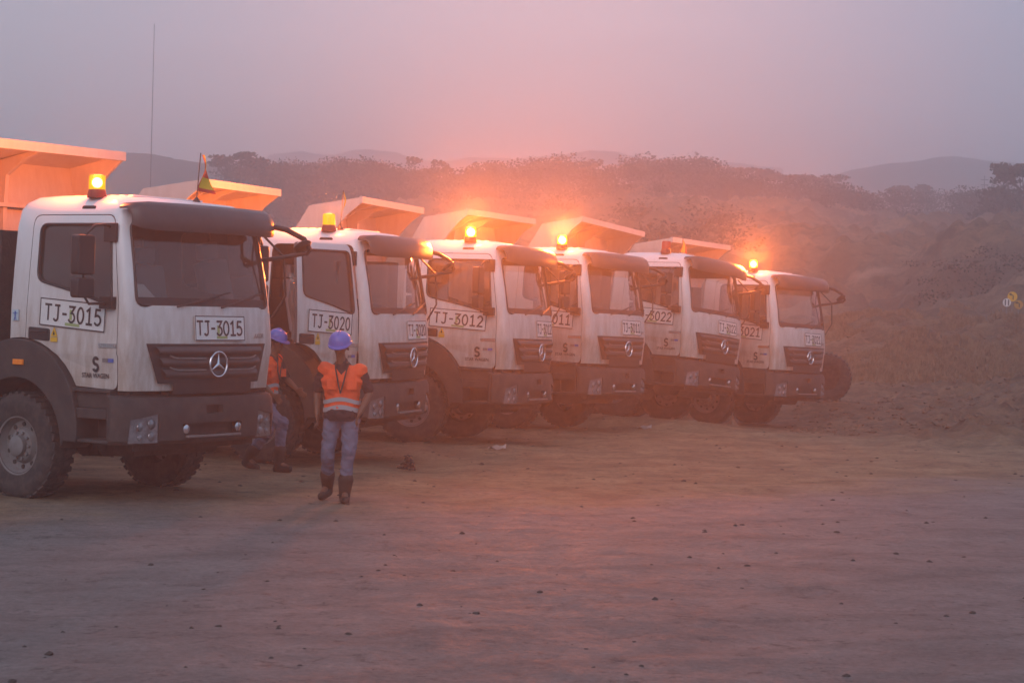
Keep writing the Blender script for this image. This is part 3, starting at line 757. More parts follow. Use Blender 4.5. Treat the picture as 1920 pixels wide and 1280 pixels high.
        lo = bpy.data.objects.new('beacon_beam', ld); COL.objects.link(lo); lo.parent = bc; lo.location = (0, 0, .29)
        a = R(BEAM[i][0]-th); e_ = R(BEAM[i][1]); d = Vector((math.cos(a)*math.cos(e_), math.sin(a)*math.cos(e_), math.sin(e_)))
        lo.rotation_euler = d.to_track_quat('-Z', 'Y').to_euler()
    return T
LK = 1
# beam heading (degrees from +X in the world), elevation, cone
BEAM = [(128, 12, 150), (140, 12, 150), (-90, 9, 96), (-92, 9, 96), (0, 0, 60), (-98, 9, 96)]
_lg = {}
def lens_glass(base, state):
    if state in _lg: return _lg[state]
    m = bpy.data.materials.new('beacon_lens_'+state); m.use_nodes = True; t = m.node_tree; t.nodes.clear()
    o = N(t, 'ShaderNodeOutputMaterial'); tr = N(t, 'ShaderNodeBsdfTransparent'); tr.inputs[0].default_value = (1, .55, .05, 1) if state != 'off' else (.8, .15, .03, 1)
    e = N(t, 'ShaderNodeEmission'); c, s = {'off': ((.75, .06, .02), .5), 'dim': ((1, .50, .0), 1.3), 'lit': ((1, .55, .0), 1.6), 'bright': ((1, .55, .0), 3.4)}[state]  # the off lens has no bulb, its red glow is put into the material
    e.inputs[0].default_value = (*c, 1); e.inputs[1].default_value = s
    g = N(t, 'ShaderNodeBsdfGlossy'); g.inputs['Roughness'].default_value = .15
    mx = N(t, 'ShaderNodeMixShader'); mx.inputs[0].default_value = .5 if state != 'dim' else .8; t.links.new(tr.outputs[0], mx.inputs[1]); t.links.new(e.outputs[0], mx.inputs[2])
    m2 = N(t, 'ShaderNodeMixShader'); m2.inputs[0].default_value = .06; t.links.new(mx.outputs[0], m2.inputs[1]); t.links.new(g.outputs[0], m2.inputs[2])
    t.links.new(m2.outputs[0], o.inputs[0]); _lg[state] = m
    return m
copies = [proto] + [copy_tree(proto) for _ in range(5)]
for ti, st_a in ((1, -6), (2, 9), (3, -4), (4, 14), (5, 5)):      # front wheels left at different angles
    for c_ in copies[ti].children:
        if c_.name.startswith('wheel') and c_.location.x > -2: c_.rotation_euler = (0, 0, R(st_a))
for i, T in enumerate(copies): outfit(T, i)

# door of TJ-3020 stands open
d2 = find(copies[1], 'door')
a = R(-62); hx, hy = -.15, -1.16
mm = Matrix.Translation((hx, hy, 0)) @ Matrix.Rotation(R(78), 4, 'Z') @ Matrix.Translation((-hx, -hy, 0))
d2.matrix_local = mm

def flag(T, x, y, h, kind):
    z0 = 3.325
    a = empty('antenna_flag', (0, 0, 0), (0, 0, 0), T)
    p = MB(); p.lathe([(.05, 0), (.035, .03), (.012, .06)], (x, y, z0), 'z', 14); p.tube([(x, y, z0+.05), (x+.02, y+.03, z0+h)], .006, 6); p.build('pole', m_black, a)
    c = MB()
    if kind == 'wide':
        c.grid(lambda s, t: (x+.02+.04*math.sin(3*s+4*t)-.02*t, y+.03*(h-t*.0)/h+.02+s*.26*(t**.9)+.02*math.sin(5*t), z0+h-.02-.40*t-.03*s*t), 8, 10); ms = [m_flagy, m_flagr]
        c.mi = [1 if ((k % 10) in (4, 5) or k//10 == 0 or k % 10 == 9) else 0 for k in range(len(c.f))]
    elif kind == 'thin':
        c.grid(lambda s, t: (x+.02+.02*math.sin(4*t), y+.03+s*.055*math.sin(PI*min(1, t+.1)), z0+h-.02-.30*t), 3, 8); ms = [m_flagy]
    else:
        c.grid(lambda s, t: (x+.02+.02*math.sin(4*t), y+.03+s*.30*t-.08*t, z0+h-.02-.26*t), 8, 8); ms = [m_flagy, m_flagr]
        c.mi = [0 if 0 < k//8 < 6 else 1 for k in range(len(c.f))]
    c.build('flag_cloth', ms, a, normals=False)
flag(copies[0], -.50, .36, .56, 'wide'); flag(copies[1], -.62, -.80, .56, 'thin'); flag(copies[4], -.75, -.32, .36, 'tri')
# small things inside / on the nearest cab
pp = MB(); pp.prism([(-.20, 2.20), (-.22, 2.205), (-.45, 2.38), (-.44, 2.385)], -.92, -.5, 'y'); pp.build('white_dash_slab', m_white_slab, proto)  # sloping white slab on the dashboard, low behind the windscreen
st = MB(); st.box(-1.76, -1.66, -1.172, -1.163, 1.95, 2.07); stk = st.build('worker_sticker', m_skyblue, proto, smooth=0)
fg = MB(); fg.tube([(-1.71, -1.175, 2.05), (-1.71, -1.175, 2.0)], .009, 5); fg.tube([(-1.745, -1.175, 2.03), (-1.675, -1.175, 2.03)], .004, 5)
fg.tube([(-1.71, -1.175, 2.0), (-1.725, -1.175, 1.955)], .005, 5); fg.tube([(-1.71, -1.175, 2.0), (-1.695, -1.175, 1.955)], .005, 5); fg.build('sticker_figure', m_blue, stk)
# pale sheets added behind some windscreens to give them a light area
for i in (1, 2, 3, 4, 5):
    cm = MB(); y0, y1 = [(0, 0), (-.75, .62), (-.8, .5), (-.55, .75), (-.5, .7), (-.6, .7)][i]
    cm.grid(lambda a, b: (-1.15+.015*math.sin(a*26), y0+(y1-y0)*a, 2.36+.62*b+.05*math.sin(3*a+i)*(1-b)), 40, 4)
    cm.build('light_area_sheet', mat('pale_sheet', (.62, .58, .55), rough=.9), copies[i])
# plastic seat cover in the open doorway
pc = MB(); pc.grid(lambda a, b: (-1.30+.5*a+.03*math.sin(9*b), -.98+.06*math.sin(8*a+5*b), 1.75+.95*b), 10, 12)
pc.build('plastic_cover', glass('thin_plastic', (.7, .68, .66), .12), copies[1])

# ------------------------------------------------------------------ terrain
PX = [-1500, 0, 500, 900, 1200, 1500, 1650, 1800, 2000, 3500]
TAB = [
 (0,   [-.13]*10), (30, [-.13]*10),
 (42,  [-.13, -.13, -.13, -.13, -.14, -.25, -.20, -.13, -.1, -.1]),
 (48,  [-.1, -.1, -.1, -.1, -.1, -.1, .05, .15, .3, .3]),
 (53,  [0, 0, 0, 0, .1, .5, .9, .75, .8, .8]),
 (58,  [.1, .1, .1, .2, .4, 1.5, 2.05, 1.45, 1.25, 1.3]),
 (64,  [.2, .2, .3, .4, .6, 1.5, 1.95, 1.65, 1.8, 2]),
 (75,  [.4, .4, .7, 1.2, 1.6, 1.6, 1.5, 2.5, 3.6, 4]),
 (88,  [.8, .8, 1.6, 2.8, 3.6, 2.6, 2.2, 4.6, 5.6, 6]),
 (105, [1.5, 1.5, 2.8, 4.4, 5.6, 6.2, 5.6, 6.4, 6.6, 7]),
 (140, [3, 3, 5, 7.2, 8.8, 8.8, 8.2, 7.9, 8.2, 9]),
 (200, [6, 6, 8.2, 12, 13.4, 12.8, 11.6, 10.6, 10.8, 12]),
 (300, [12, 12, 14, 19, 21, 19.5, 16.5, 14.8, 15, 17]),
 (450, [14, 14, 16, 21, 22, 20, 17, 15, 16, 18]), (1000, [14]*10)]
TY = np.array([t[0] for t in TAB], float); TZ = np.array([t[1] for t in TAB], float)
def _noise(x, y, s, seed=0):
    # smooth value noise by summed sines, cheap and deterministic
    v = 0
    for k in range(4):
        a = seed*1.7+k*2.39996; f = s*(1.0+.37*k)
        v += math.sin((x*math.cos(a)+y*math.sin(a))*f+seed*3.1+k*1.3)*math.cos((y*math.cos(a*1.3)-x*math.sin(a*.7))*f*.83+seed+k)
    return v/4
rs = np.random.RandomState(5)
LAT = rs.rand(256, 256)
def vnoise(x, y, s):
    x = x/s; y = y/s; xi = math.floor(x); yi = math.floor(y); fx = x-xi; fy = y-yi
    fx = fx*fx*(3-2*fx); fy = fy*fy*(3-2*fy)
    a = LAT[xi % 256, yi % 256]; b = LAT[(xi+1) % 256, yi % 256]; c = LAT[xi % 256, (yi+1) % 256]; d = LAT[(xi+1) % 256, (yi+1) % 256]
    return (a*(1-fx)+b*fx)*(1-fy)+(c*(1-fx)+d*fx)*fy-.5
def terrain(x, y, fine=True):
    if y < 5: z = -.13
    else:
        px = 960+FPX*x/y; px = max(PX[0], min(PX[-1], px)); yy = min(y, 999)
        i = int(np.searchsorted(TY, yy, 'right')-1); i = min(i, len(TY)-2); t = (yy-TY[i])/(TY[i+1]-TY[i]); t = t*t*(3-2*t)*.5+t*.5
        j = 0
        while PX[j+1] < px and j < len(PX)-2: j += 1
        s = (px-PX[j])/(PX[j+1]-PX[j]); s = s*s*(3-2*s)
        z = (TZ[i, j]*(1-s)+TZ[i, j+1]*s)*(1-t)+(TZ[i+1, j]*(1-s)+TZ[i+1, j+1]*s)*t
    if 15 < y < 60 and -14 < x < 12:
        num, den = ground_z_trucks(x, y); z = (num+z*.35)/(den+.35)
    if fine:
        r = max(0, min(1, (y-47)/12))
        z += r*(vnoise(x, y, 3.1)*.7+abs(vnoise(x+9, y, 1.3))*.5+vnoise(x, y+5, .55)*.30+vnoise(x+3, y+5, .3)*.16)*(1+max(0, y-80)/90)
        if y > 66: z += (vnoise(x, y, 11)*2.2+vnoise(x, y, 5)*1.0)*min(1, (y-66)/30)
        if 64 < y < 150:      # gullies cut into the bare bank
            q = min(1, (y-64)/12)*min(1, (150-y)/25); u = x*.94-y*.34; v2 = x*.34+y*.94
            z += q*(abs(vnoise(u+vnoise(x, y, 9)*5, v2*.22, 3.2))*2.6+abs(vnoise(u, v2*.35, 1.2))*.9-.6)
        edge = 1/(1+math.exp(max(-40, min(40, -(y-(27.0+(x+3)*.38))*.8))))        # rough verge beyond the graded road
        z += edge*(vnoise(x, y, .8)*.05+vnoise(x, y, .3)*.035)+vnoise(x, y, 2.4)*.035+vnoise(x, y, .5)*.030+vnoise(x, y, 1.1)*.03+vnoise(x, y, .27)*.014
        rr = max(0, min(1, (x-6-(y-33)*.15)/2.5))*max(0, min(1, (y-31-.02*x)/6))
        z += rr*(abs(vnoise(x, y, .9))*.45+vnoise(x, y, .35)*.30+vnoise(x, y, .17)*.14)
        z += .24*math.exp(-((x-7.5)**2+(y-45.5)**2)/1.2)
    return z
ang = sorted(set([round(a, 4) for a in list(np.linspace(-18, 18, 420)) + list(np.linspace(-60, -19, 60)) + list(np.linspace(19, 60, 60)) + list(np.linspace(60, 300, 50))]))
ang = [a for a in ang if a < 299.9]
ds = [.4, 1.5, 3, 5] + list(6.5*np.power(1.0115, np.arange(0, 134))) + list(np.arange(30.2, 66, .24)) + list(66*np.power(1.011, np.arange(0, 140))) ; ds = [d for d in ds if d < 300] + [330, 370, 420, 500, 600, 720, 900]
gm = MB()
for d in ds:
    for a_ in ang:
        x = d*math.sin(R(a_)); y = d*math.cos(R(a_)); gm.v.append((x, y, terrain(x, y)))
na = len(ang)
for i in range(len(ds)-1):
    for j in range(na):
        q = (j+1) % na; b0 = i*na; b1 = b0+na; gm.f.append((b0+j, b0+q, b1+q, b1+j))
gm.f.append(tuple(range(na-1, -1, -1)))
gm.mi = [0]*len(gm.f)
def ground_mat():
    m = bpy.data.materials.new('soil'); m.use_nodes = True; t = m.node_tree; b = t.nodes['Principled BSDF']
    g = N(t, 'ShaderNodeNewGeometry'); sp = N(t, 'ShaderNodeSeparateXYZ'); t.links.new(g.outputs['Position'], sp.inputs[0])
    def noise(s, det=8, ro=.6, stretch=None):
        n = N(t, 'ShaderNodeTexNoise'); n.inputs['Scale'].default_value = s; n.inputs['Detail'].default_value = det; n.inputs['Roughness'].default_value = ro
        if stretch:
            mpp = N(t, 'ShaderNodeMapping'); mpp.inputs['Scale'].default_value = stretch; mpp.inputs['Rotation'].default_value = (0, 0, R(-20)); t.links.new(g.outputs['Position'], mpp.inputs[0]); t.links.new(mpp.outputs[0], n.inputs['Vector'])
        else: t.links.new(g.outputs['Position'], n.inputs['Vector'])
        return n.outputs[0]
    def ramp(v, lo, hi, a=0, c=1):
        r = N(t, 'ShaderNodeMapRange'); r.interpolation_type = 'SMOOTHSTEP'; r.inputs[1].default_value = lo; r.inputs[2].default_value = hi; r.inputs[3].default_value = a; r.inputs[4].default_value = c
        t.links.new(v, r.inputs[0]); return r.outputs[0]
    def mix(f, A, B):
        x = N(t, 'ShaderNodeMix', data_type='RGBA'); t.links.new(f, x.inputs['Factor'])
        for k, v in (('A', A), ('B', B)):
            if isinstance(v, tuple): x.inputs[k].default_value = (*v, 1)
            else: t.links.new(v, x.inputs[k])
        return x.outputs['Result']
    def math_(op, a, b):
        x = N(t, 'ShaderNodeMath', operation=op)
        for k, v in enumerate((a, b)):
            if isinstance(v, (int, float)): x.inputs[k].default_value = v
            else: t.links.new(v, x.inputs[k])
        return x.outputs[0]
    # graded grey-brown haul road near, ochre dirt on the verge, grass and bare earth on the slopes
    road = mix(ramp(noise(.5, 6, .6, (1, 3.5, 1)), .35, .7), (.240, .200, .180), (.200, .166, .150))
    road = mix(ramp(noise(5, 10, .8), .53, .66), road, (.115, .092, .082))
    dirt = mix(ramp(noise(1.2), .35, .68), (.31, .22, .125), (.20, .135, .08))
    dirt = mix(ramp(noise(6, 8, .75), .5, .7), dirt, (.11, .065, .048))
    slope = mix(ramp(noise(.09, 10, .7), .38, .66), (.10, .068, .040), (.29, .175, .10))
    slope = mix(ramp(noise(.35, 8, .75), .50, .62), slope, (.055, .046, .026))
    slope = mix(ramp(noise(1.3, 8, .8), .52, .6), slope, (.09, .06, .035))
    slope = mix(ramp(noise(.045, 6, .6, (1, 2.5, 3)), .60, .68), slope, (.30, .20, .14))
    ln = math_('SUBTRACT', sp.outputs['Y'], math_('MULTIPLY', sp.outputs['X'], .62))
    ln = math_('ADD', ln, math_('MULTIPLY', math_('SUBTRACT', noise(.35, 6, .6), .5), 7.0))
    f1 = ramp(ln, 20.5, 24.0); f2 = ramp(math_('ADD', sp.outputs['Y'], math_('MULTIPLY', noise(.2), 14)), 66, 80)
    dark = mix(ramp(noise(1.6, 9, .75), .35, .65), (.22, .135, .075), (.10, .062, .038))
    fd = ramp(math_('ADD', math_('ADD', sp.outputs['Y'], math_('MULTIPLY', sp.outputs['X'], .9)), math_('MULTIPLY', noise(.3), 8)), 44, 50)
    c = mix(fd, dirt, dark); c = mix(f1, road, c); c = mix(f2, c, slope)
    # fine grit and crumbs, and faint wheel tracks along the haul road
    sc_ = N(t, 'ShaderNodeVectorMath', operation='SCALE'); t.links.new(c, sc_.inputs[0]); t.links.new(ramp(noise(16, 12, .85), .36, .64, .80, 1.18), sc_.inputs['Scale'])
    tr_ = math_('SUBTRACT', math_('MULTIPLY', sp.outputs['Y'], 1.0), math_('MULTIPLY', sp.outputs['X'], .45))
    tr_ = math_('ADD', tr_, math_('MULTIPLY', noise(.18, 3, .5), 3.0))
    tw = math_('ABSOLUTE', math_('SINE', math_('MULTIPLY', tr_, 2.1), 0), 0)
    sc2 = N(t, 'ShaderNodeVectorMath', operation='SCALE'); t.links.new(sc_.outputs[0], sc2.inputs[0])
    t.links.new(math_('MULTIPLY', ramp(tw, .0, .35, .86, 1.0), ramp(noise(1.1, 8, .7), .3, .7, .86, 1.14)), sc2.inputs['Scale'])
    c = sc2.outputs[0]
    t.links.new(c, b.inputs['Base Color'])
    ro = ramp(noise(3.5, 8, .75), .3, .7, .66, .92)
    r2 = N(t, 'ShaderNodeMath', operation='MAXIMUM'); t.links.new(ro, r2.inputs[0]); t.links.new(ramp(ln, 19, 24, 0, .9), r2.inputs[1]); t.links.new(r2.outputs[0], b.inputs['Roughness'])
    b.inputs['Specular IOR Level'].default_value = .35
    h = math_('ADD', math_('ADD', noise(2.2, 10, .7), math_('MULTIPLY', noise(9, 10, .7), .6)), math_('MULTIPLY', noise(38, 6, .7), .25))
    bp = N(t, 'ShaderNodeBump'); bp.inputs['Strength'].default_value = 1.0; bp.inputs['Distance'].default_value = .09
    t.links.new(h, bp.inputs['Height']); t.links.new(bp.outputs[0], b.inputs['Normal'])
    return m
gme = gm.mesh('ground'); gme.materials.append(ground_mat())
tag(link('ground', gme, None, smooth=180), kind='structure')

# far hills
def ridge(name, prof, Y, depth, col, seed=0, rough=1.0, base=0):
    mb = MB(); r = random.Random(seed); xs = np.arange(prof[0][0], prof[-1][0], 6.0)
    pz = np.interp(xs, [p[0] for p in prof], [p[1] for p in prof])
    def fn(a, b):
        k = a*(len(xs)-1); i = int(k); i = min(i, len(xs)-2); f_ = k-i; px = xs[i]*(1-f_)+xs[i+1]*f_; py = pz[i]*(1-f_)+pz[i+1]*f_
        h = HC+(545+.028*px-py)*Y/FPX; X = (px-960)/FPX*Y
        y = Y+(b-.5)*depth; s = math.sin(PI*b)**.8
        return (X+vnoise(px, b*40, 30)*8, y, base+(h-base)*s + (vnoise(X, y, 14)*2+vnoise(X, y, 5))*rough*s)
    mb.grid(fn, len(xs)*2, 26)
    o = mb.build(name, mat(name+'_scrub', col, rough=.95, noise=.5, nscale=.05, coords='Object'), smooth=180); tag(o, kind='structure'); return o
ridge('hills', [(1380, 345), (1500, 335), (1580, 322), (1650, 305), (1720, 297), (1790, 296), (1850, 299), (1920, 306), (2100, 300), (2400, 320)], 560, 120, (.05, .055, .03), 1)
ridge('hills', [(-300, 300), (0, 300), (150, 300), (235, 293), (300, 299), (350, 306), (400, 318), (480, 330), (560, 345)], 330, 60, (.035, .045, .02), 2)
ridge('hills', [(400, 310), (500, 296), (550, 284), (600, 290), (640, 288), (690, 278), (740, 294), (800, 304), (870, 297), (950, 300), (1050, 290), (1110, 283), (1170, 290), (1250, 302), (1350, 305), (1450, 315)], 680, 60, (.05, .055, .03), 3)

# ------------------------------------------------------------------ vegetation
def clump(V, F, c, rad, n, size, r, flat=.7):
    for _ in range(n):
        while True:
            p = Vector((r.uniform(-1, 1), r.uniform(-1, 1), r.uniform(-1, 1)))
            if p.length <= 1: break
        p = p*(.55+.45*p.length)
        q = Vector(c)+Vector((p.x*rad, p.y*rad, p.z*rad*flat)); s = size*r.uniform(.5, 1.2)
        a = Vector((r.gauss(0, 1), r.gauss(0, 1), r.gauss(0, .6))).normalized(); b = a.cross(Vector((r.gauss(0, 1), r.gauss(0, 1), r.gauss(0, 1)))).normalized()
        n0 = len(V); V += [tuple(q+a*s), tuple(q+b*s*.6), tuple(q-a*s), tuple(q-b*s*.6)]; F.append((n0, n0+1, n0+2, n0+3))
def leaf_mat(name, c1, c2):
    return mat(name, c1, rough=.8, noise=.6, nscale=.9, dirt=c2, spec=.2)
m_leaf = leaf_mat('foliage_dark', (.024, .030, .014), (.040, .042, .018)); m_leaf2 = leaf_mat('foliage_olive', (.055, .055, .022), (.085, .07, .03))
m_bark = mat('bark', (.10, .075, .055), rough=.9, noise=.4, nscale=4)
def tree_geo(r, H, W, style):
    """returns trunk MB and crown (V,F) in local coordinates"""
    tb = MB(); V, F = [], []
    lean = Vector((r.uniform(-.08, .08), r.uniform(-.08, .08), 1)); th = H*(.55 if style != 'umbrella' else .72)
    tb.tube([lean*0, lean*th*.5+Vector((r.uniform(-.1, .1), 0, 0)), lean*th], [H*.028, H*.02, H*.012], 7)
    nb = {'dense': 9, 'umbrella': 9, 'loose': 10}[style]
    for k in range(nb):
        a = 2*PI*k/nb+r.uniform(-.3, .3); t = r.uniform(.45, 1.0); s = lean*th*t
        if style == 'umbrella':
            e = Vector((math.cos(a)*W*.5*r.uniform(.4, 1), math.sin(a)*W*.5*r.uniform(.4, 1), H*r.uniform(.82, .98))); rad = W*.20; fl = .28; n = 90
        elif style == 'loose':
            e = Vector((math.cos(a)*W*.45*r.uniform(.2, 1), math.sin(a)*W*.45, H*r.uniform(.45, .95))); rad = W*.20; fl = .55; n = 70
        else:
            e = Vector((math.cos(a)*W*.36*r.uniform(.3, 1), math.sin(a)*W*.36*r.uniform(.3, 1), H*r.uniform(.35, .88))); rad = W*.27; fl = .75; n = 130
        tb.tube([s, (s+e)/2+Vector((0, 0, -H*.03)), e], [H*.012, H*.008, H*.003], 5)
        clump(V, F, e, rad, n, .26, r, fl)
        for _ in range(3):
            clump(V, F, e+Vector((r.uniform(-1, 1), r.uniform(-1, 1), r.uniform(-.3, .5)*fl))*rad*1.1, rad*.45, n//4, .2, r, fl)
    if style == 'dense': clump(V, F, lean*H*.6, W*.36, 260, .28, r, 1.0)
    return tb, V, F
def place_tree(px, ytop, Y, W, style, label, seed, leaf=None, nm='tree', cat='tree', group='trees along the far ridge'):
    r = random.Random(seed); X = (px-960)/FPX*Y; z0 = terrain(X, Y, False)-.3
    ztop = HC+(545+.028*px-ytop)*Y/FPX; H = max(1.5, ztop-z0)
    tb, V, F = tree_geo(r, H, W, style)
    o = empty(nm, (X, Y, z0)); tag(o, label, cat, group)
    tb.build('trunk', m_bark, o)
    cm = MB(); cm.v = V; cm.f = F; cm.mi = [0]*len(F); cm.build('crown', leaf or m_leaf, o, smooth=0, normals=False)
    return o
TREES = [
 (447, 283, 190, 5.0, 'umbrella', 'tall feathery tree at the left end of the ridge, beside the pale gap'),
 (515, 298, 200, 5.5, 'dense', 'rounded dark tree just right of the tall feathery tree'),
 (600, 294, 195, 7.0, 'dense', 'broad flat-topped dark tree above the canopy of truck TJ-3012'),
 (690, 308, 200, 6.0, 'dense', 'low rounded tree under the faint distant peak'),
 (788, 291, 205, 4.6, 'loose', 'thin see-through tree standing higher than its neighbours left of centre'),
 (830, 318, 205, 4.0, 'loose', 'small sparse bare-looking tree in the dip left of centre'),
 (895, 303, 230, 7.0, 'dense', 'round dense tree above the lit beacon of truck TJ-3012'),
 (1035, 297, 235, 8.0, 'dense', 'large dense tree above the canopy of truck TJ-3011'),
 (1098, 303, 235, 4.6, 'loose', 'spindly open tree between two dense crowns at the centre'),
 (1205, 294, 235, 7.5, 'dense', 'tall dark tree at the left of the high central grove'),
 (1290, 296, 240, 8.5, 'dense', 'widest dark tree at the right of the high central grove'),
 (1400, 319, 240, 7.5, 'umbrella', 'spreading tree just right of the gap in the ridge'),
 (1480, 328, 240, 6.5, 'umbrella', 'flat spreading tree in front of the pale mountain foot'),
 (1548, 327, 240, 5.5, 'loose', 'open crowned tree where the mountain slope begins'),
 (1700, 347, 250, 6.0, 'umbrella', 'low spreading tree below the mountain'),
 (1905, 309, 150, 6.5, 'umbrella', 'large dark layered tree at the right edge of the picture'),
 (1870, 340, 160, 5.0, 'dense', 'dark bushy tree beside the layered tree at the right edge'),
]
for k, (px, yt, Y, W, st_, lb) in enumerate(TREES): place_tree(px, yt, Y, W, st_, lb, 100+k, m_leaf if st_ != 'loose' else m_leaf2)
# the far wood behind and between them reads as one mass
V, F = [], []; r = random.Random(3)
prof = [(420, 330), (450, 300), (520, 302), (640, 296), (700, 308), (760, 316), (800, 330), (850, 322), (900, 310), (1000, 305), (1060, 302), (1100, 318), (1150, 306), (1200, 298), (1340, 302), (1358, 332), (1450, 335), (1560, 345), (1600, 358), (1700, 356), (1800, 356), (1860, 350), (2000, 345)]
for k in range(330):
    px = r.uniform(418, 1370) if k % 3 else r.uniform(1350, 2000); Y = r.uniform(190, 262); X = (px-960)/FPX*Y; z0 = terrain(X, Y, False)
    yt = np.interp(px, [p[0] for p in prof], [p[1] for p in prof])+r.uniform(0, 14)+6*vnoise(px, 0, 22)
    zt = HC+(545+.028*px-yt)*Y/FPX; Hh = zt-z0
    if Hh < 1: continue
    nlay = max(1, int(Hh/2.2)); 
    for q in range(nlay+1):
        zz = z0+Hh*(q+.5)/(nlay+1); clump(V, F, (X+r.uniform(-1, 1), Y+r.uniform(-1, 1), zz), r.uniform(1.5, 2.6), 230, .18, r, .6)
# scrub over the slopes
for k in range(520):
    px = r.choice([r.uniform(430, 1950), r.uniform(1000, 1950)]); Y = r.uniform(95, 200); X = (px-960)/FPX*Y
    if vnoise(X, Y, 16) < -.05 or (px > 1380 and Y < 150): continue
    s = r.uniform(.5, 1.5); clump(V, F, (X, Y, terrain(X, Y)+s*.35), s*1.25, int(110*s), .13, r, .55)
for k in range(70):     # low creeping scrub on the bank at the right
    px = r.uniform(1640, 2050); Y = r.uniform(76, 112); X = (px-960)/FPX*Y
    if vnoise(X, Y, 7) < .02: continue
    s = r.uniform(.3, .9); clump(V, F, (X, Y, terrain(X, Y)+s*.1), s*1.6, int(170*s), .07, r, .28)
cm = MB(); cm.v = V; cm.f = F; cm.mi = [0]*len(F)
tag(cm.build('far_wood', m_leaf, None, smooth=0, normals=False), 'hazy scrub and woodland covering the slopes behind the trucks', 'woodland', kind='stuff')

# dry grass on the mound and embankment
def grass(name, label, n, reg, h0, h1, m, seed):
    r = random.Random(seed); V, F = [], []
    for _ in range(n):
        px = r.uniform(reg[0], reg[1]); Y = r.uniform(reg[2], reg[3]); X = (px-960)/FPX*Y
        if vnoise(X, Y, 2.3)+vnoise(X, Y, .8)*.6 < reg[4]: continue
        z = terrain(X, Y); 
        for b in range(5):
            a = r.uniform(0, 2*PI); hh = r.uniform(h0, h1); bx_, by_ = X+r.uniform(-.12, .12), Y+r.uniform(-.12, .12); wv = .012+.0004*Y
            dx, dy = math.cos(a)*hh*.5, math.sin(a)*hh*.5; n0 = len(V)
            V += [(bx_-wv, by_, z-.05), (bx_+wv, by_, z-.05), (bx_+dx, by_+dy, z+hh)]; F.append((n0, n0+1, n0+2))
    g = MB(); g.v = V; g.f = F; g.mi = [0]*len(F)
    tag(g.build(name, m, None, smooth=0, normals=False), label, 'grass', kind='stuff')
grass('dry_grass', 'dry straw-coloured grass and roots over the dug dirt mound on the right', 12000, (1500, 2050, 50, 68, -.05), .05, .17, mat('dry_grass', (.24, .155, .09), rough=.9, noise=.6, nscale=3), 11)

# clods and pebbles on the graded surface
V = MB(); r = random.Random(21)
def clod(mb, x, y, z, s, r):
    pts = []
    n0 = len(mb.v)
    for (a, b, c) in [(1,0,0),(-1,0,0),(0,1,0),(0,-1,0),(0,0,1),(.6,.6,.6),(-.6,.6,.5),(.6,-.6,.6),(-.6,-.6,.5)]:
        k = r.uniform(.7, 1.2)*s; pts.append((x+a*k, y+b*k, z+c*k*.7))
    mb.v += pts
    for f in [(0,5,7),(0,2,5),(2,4,5),(5,4,7),(2,6,4),(2,1,6),(6,8,4),(1,8,6),(1,3,8),(3,7,8),(8,7,4),(3,0,7)]: mb.face(*[n0+q for q in f])
for k in range(1500):
    px = r.uniform(-100, 2000); yl = r.uniform(0, 1)
    Y = 11+yl*34; X = (px-960)/FPX*Y
    s = .005+.030*r.random()**5+(.012 if (Y > 24+.45*X) else 0)*r.random()
    clod(V, X, Y, terrain(X, Y)-.004, s, r)
tag(V.build('clods', mat('dark_clod', (.06, .042, .034), rough=.95), None, smooth=0), 'small dark earth clods and pebbles scattered over the graded road', 'clods', kind='stuff')
V = MB()
for k in range(4500):     # verge rubble right of the trucks
    px = r.uniform(1480, 2000); Y = r.uniform(37, 64); X = (px-960)/FPX*Y; clod(V, X, Y, terrain(X, Y)-.01, .015+.09*r.random()**3, r)

tag(V.build('rubble', mat('clod_earth', (.17, .105, .065), rough=.95, noise=.6, nscale=2), None, smooth=0), 'loose dug soil crumbs and rubble at the foot of the mound on the right', 'rubble', kind='stuff')
def heap(name, label, cat, px, Y, w, h, m, seed):
    r = random.Random(seed); X = (px-960)/FPX*Y; z = terrain(X, Y); mb = MB()
    mb.grid(lambda a, b: (X+w*a*math.cos(2*PI*b), Y+w*a*math.sin(2*PI*b), z-.03+h*(1-a)**1.3*(1+.8*vnoise(a*3+seed, 5*math.sin(2*PI*b), 1))), 10, 18)
    for _ in range(14): 
        a = r.uniform(0, 2*PI); d = w*r.uniform(.2, 1.5); clod(mb, X+d*math.cos(a), Y+d*math.sin(a), terrain(X+d*math.cos(a), Y+d*math.sin(a)), w*r.uniform(.08, .25), r)
    tag(mb.build(name, m, None, smooth=0), label, cat)
m_clod = MATS['clod_earth']
dc = MB(); r9 = random.Random(4); X, Y = (771-960)/FPX*26.6, 26.6
for k in range(26):
    t_ = r9.random(); clod(dc, X+r9.gauss(0, .055)*(1.3-t_), Y+r9.gauss(0, .05), terrain(X, Y)+.02+.20*t_, .05*(1.25-t_*.7), r9)
tag(dc.build('dirt_clump', m_under, None, smooth=0), 'dark muddy clump on the ground in front of truck TJ-3012', 'dirt clump')
heap('dirt_heap', 'small pale dirt heap under the front of truck TJ-3022', 'dirt heap', 1296, 38.5, .22, .14, mat('pale_earth', (.2, .13, .09), rough=.95), 2)
heap('dirt_heap', 'pointed pale dirt heap beside the far wheel of truck TJ-3021', 'dirt heap', 1378, 39.5, .18, .20, MATS['pale_earth'], 3)
def scrap(px, Y, label):
    X = (px-960)/FPX*Y; z = terrain(X, Y); mb = MB(); mb.grid(lambda a, b: (X-.12+.28*a, Y+.12*b+.05*math.sin(6*a), z+.02+.07*a*b+.02*math.sin(9*a+4*b)), 6, 5)
    tag(mb.build('litter_scrap', mat('dirty_paper', (.36, .30, .26), rough=.8), None, normals=False), label, 'litter')
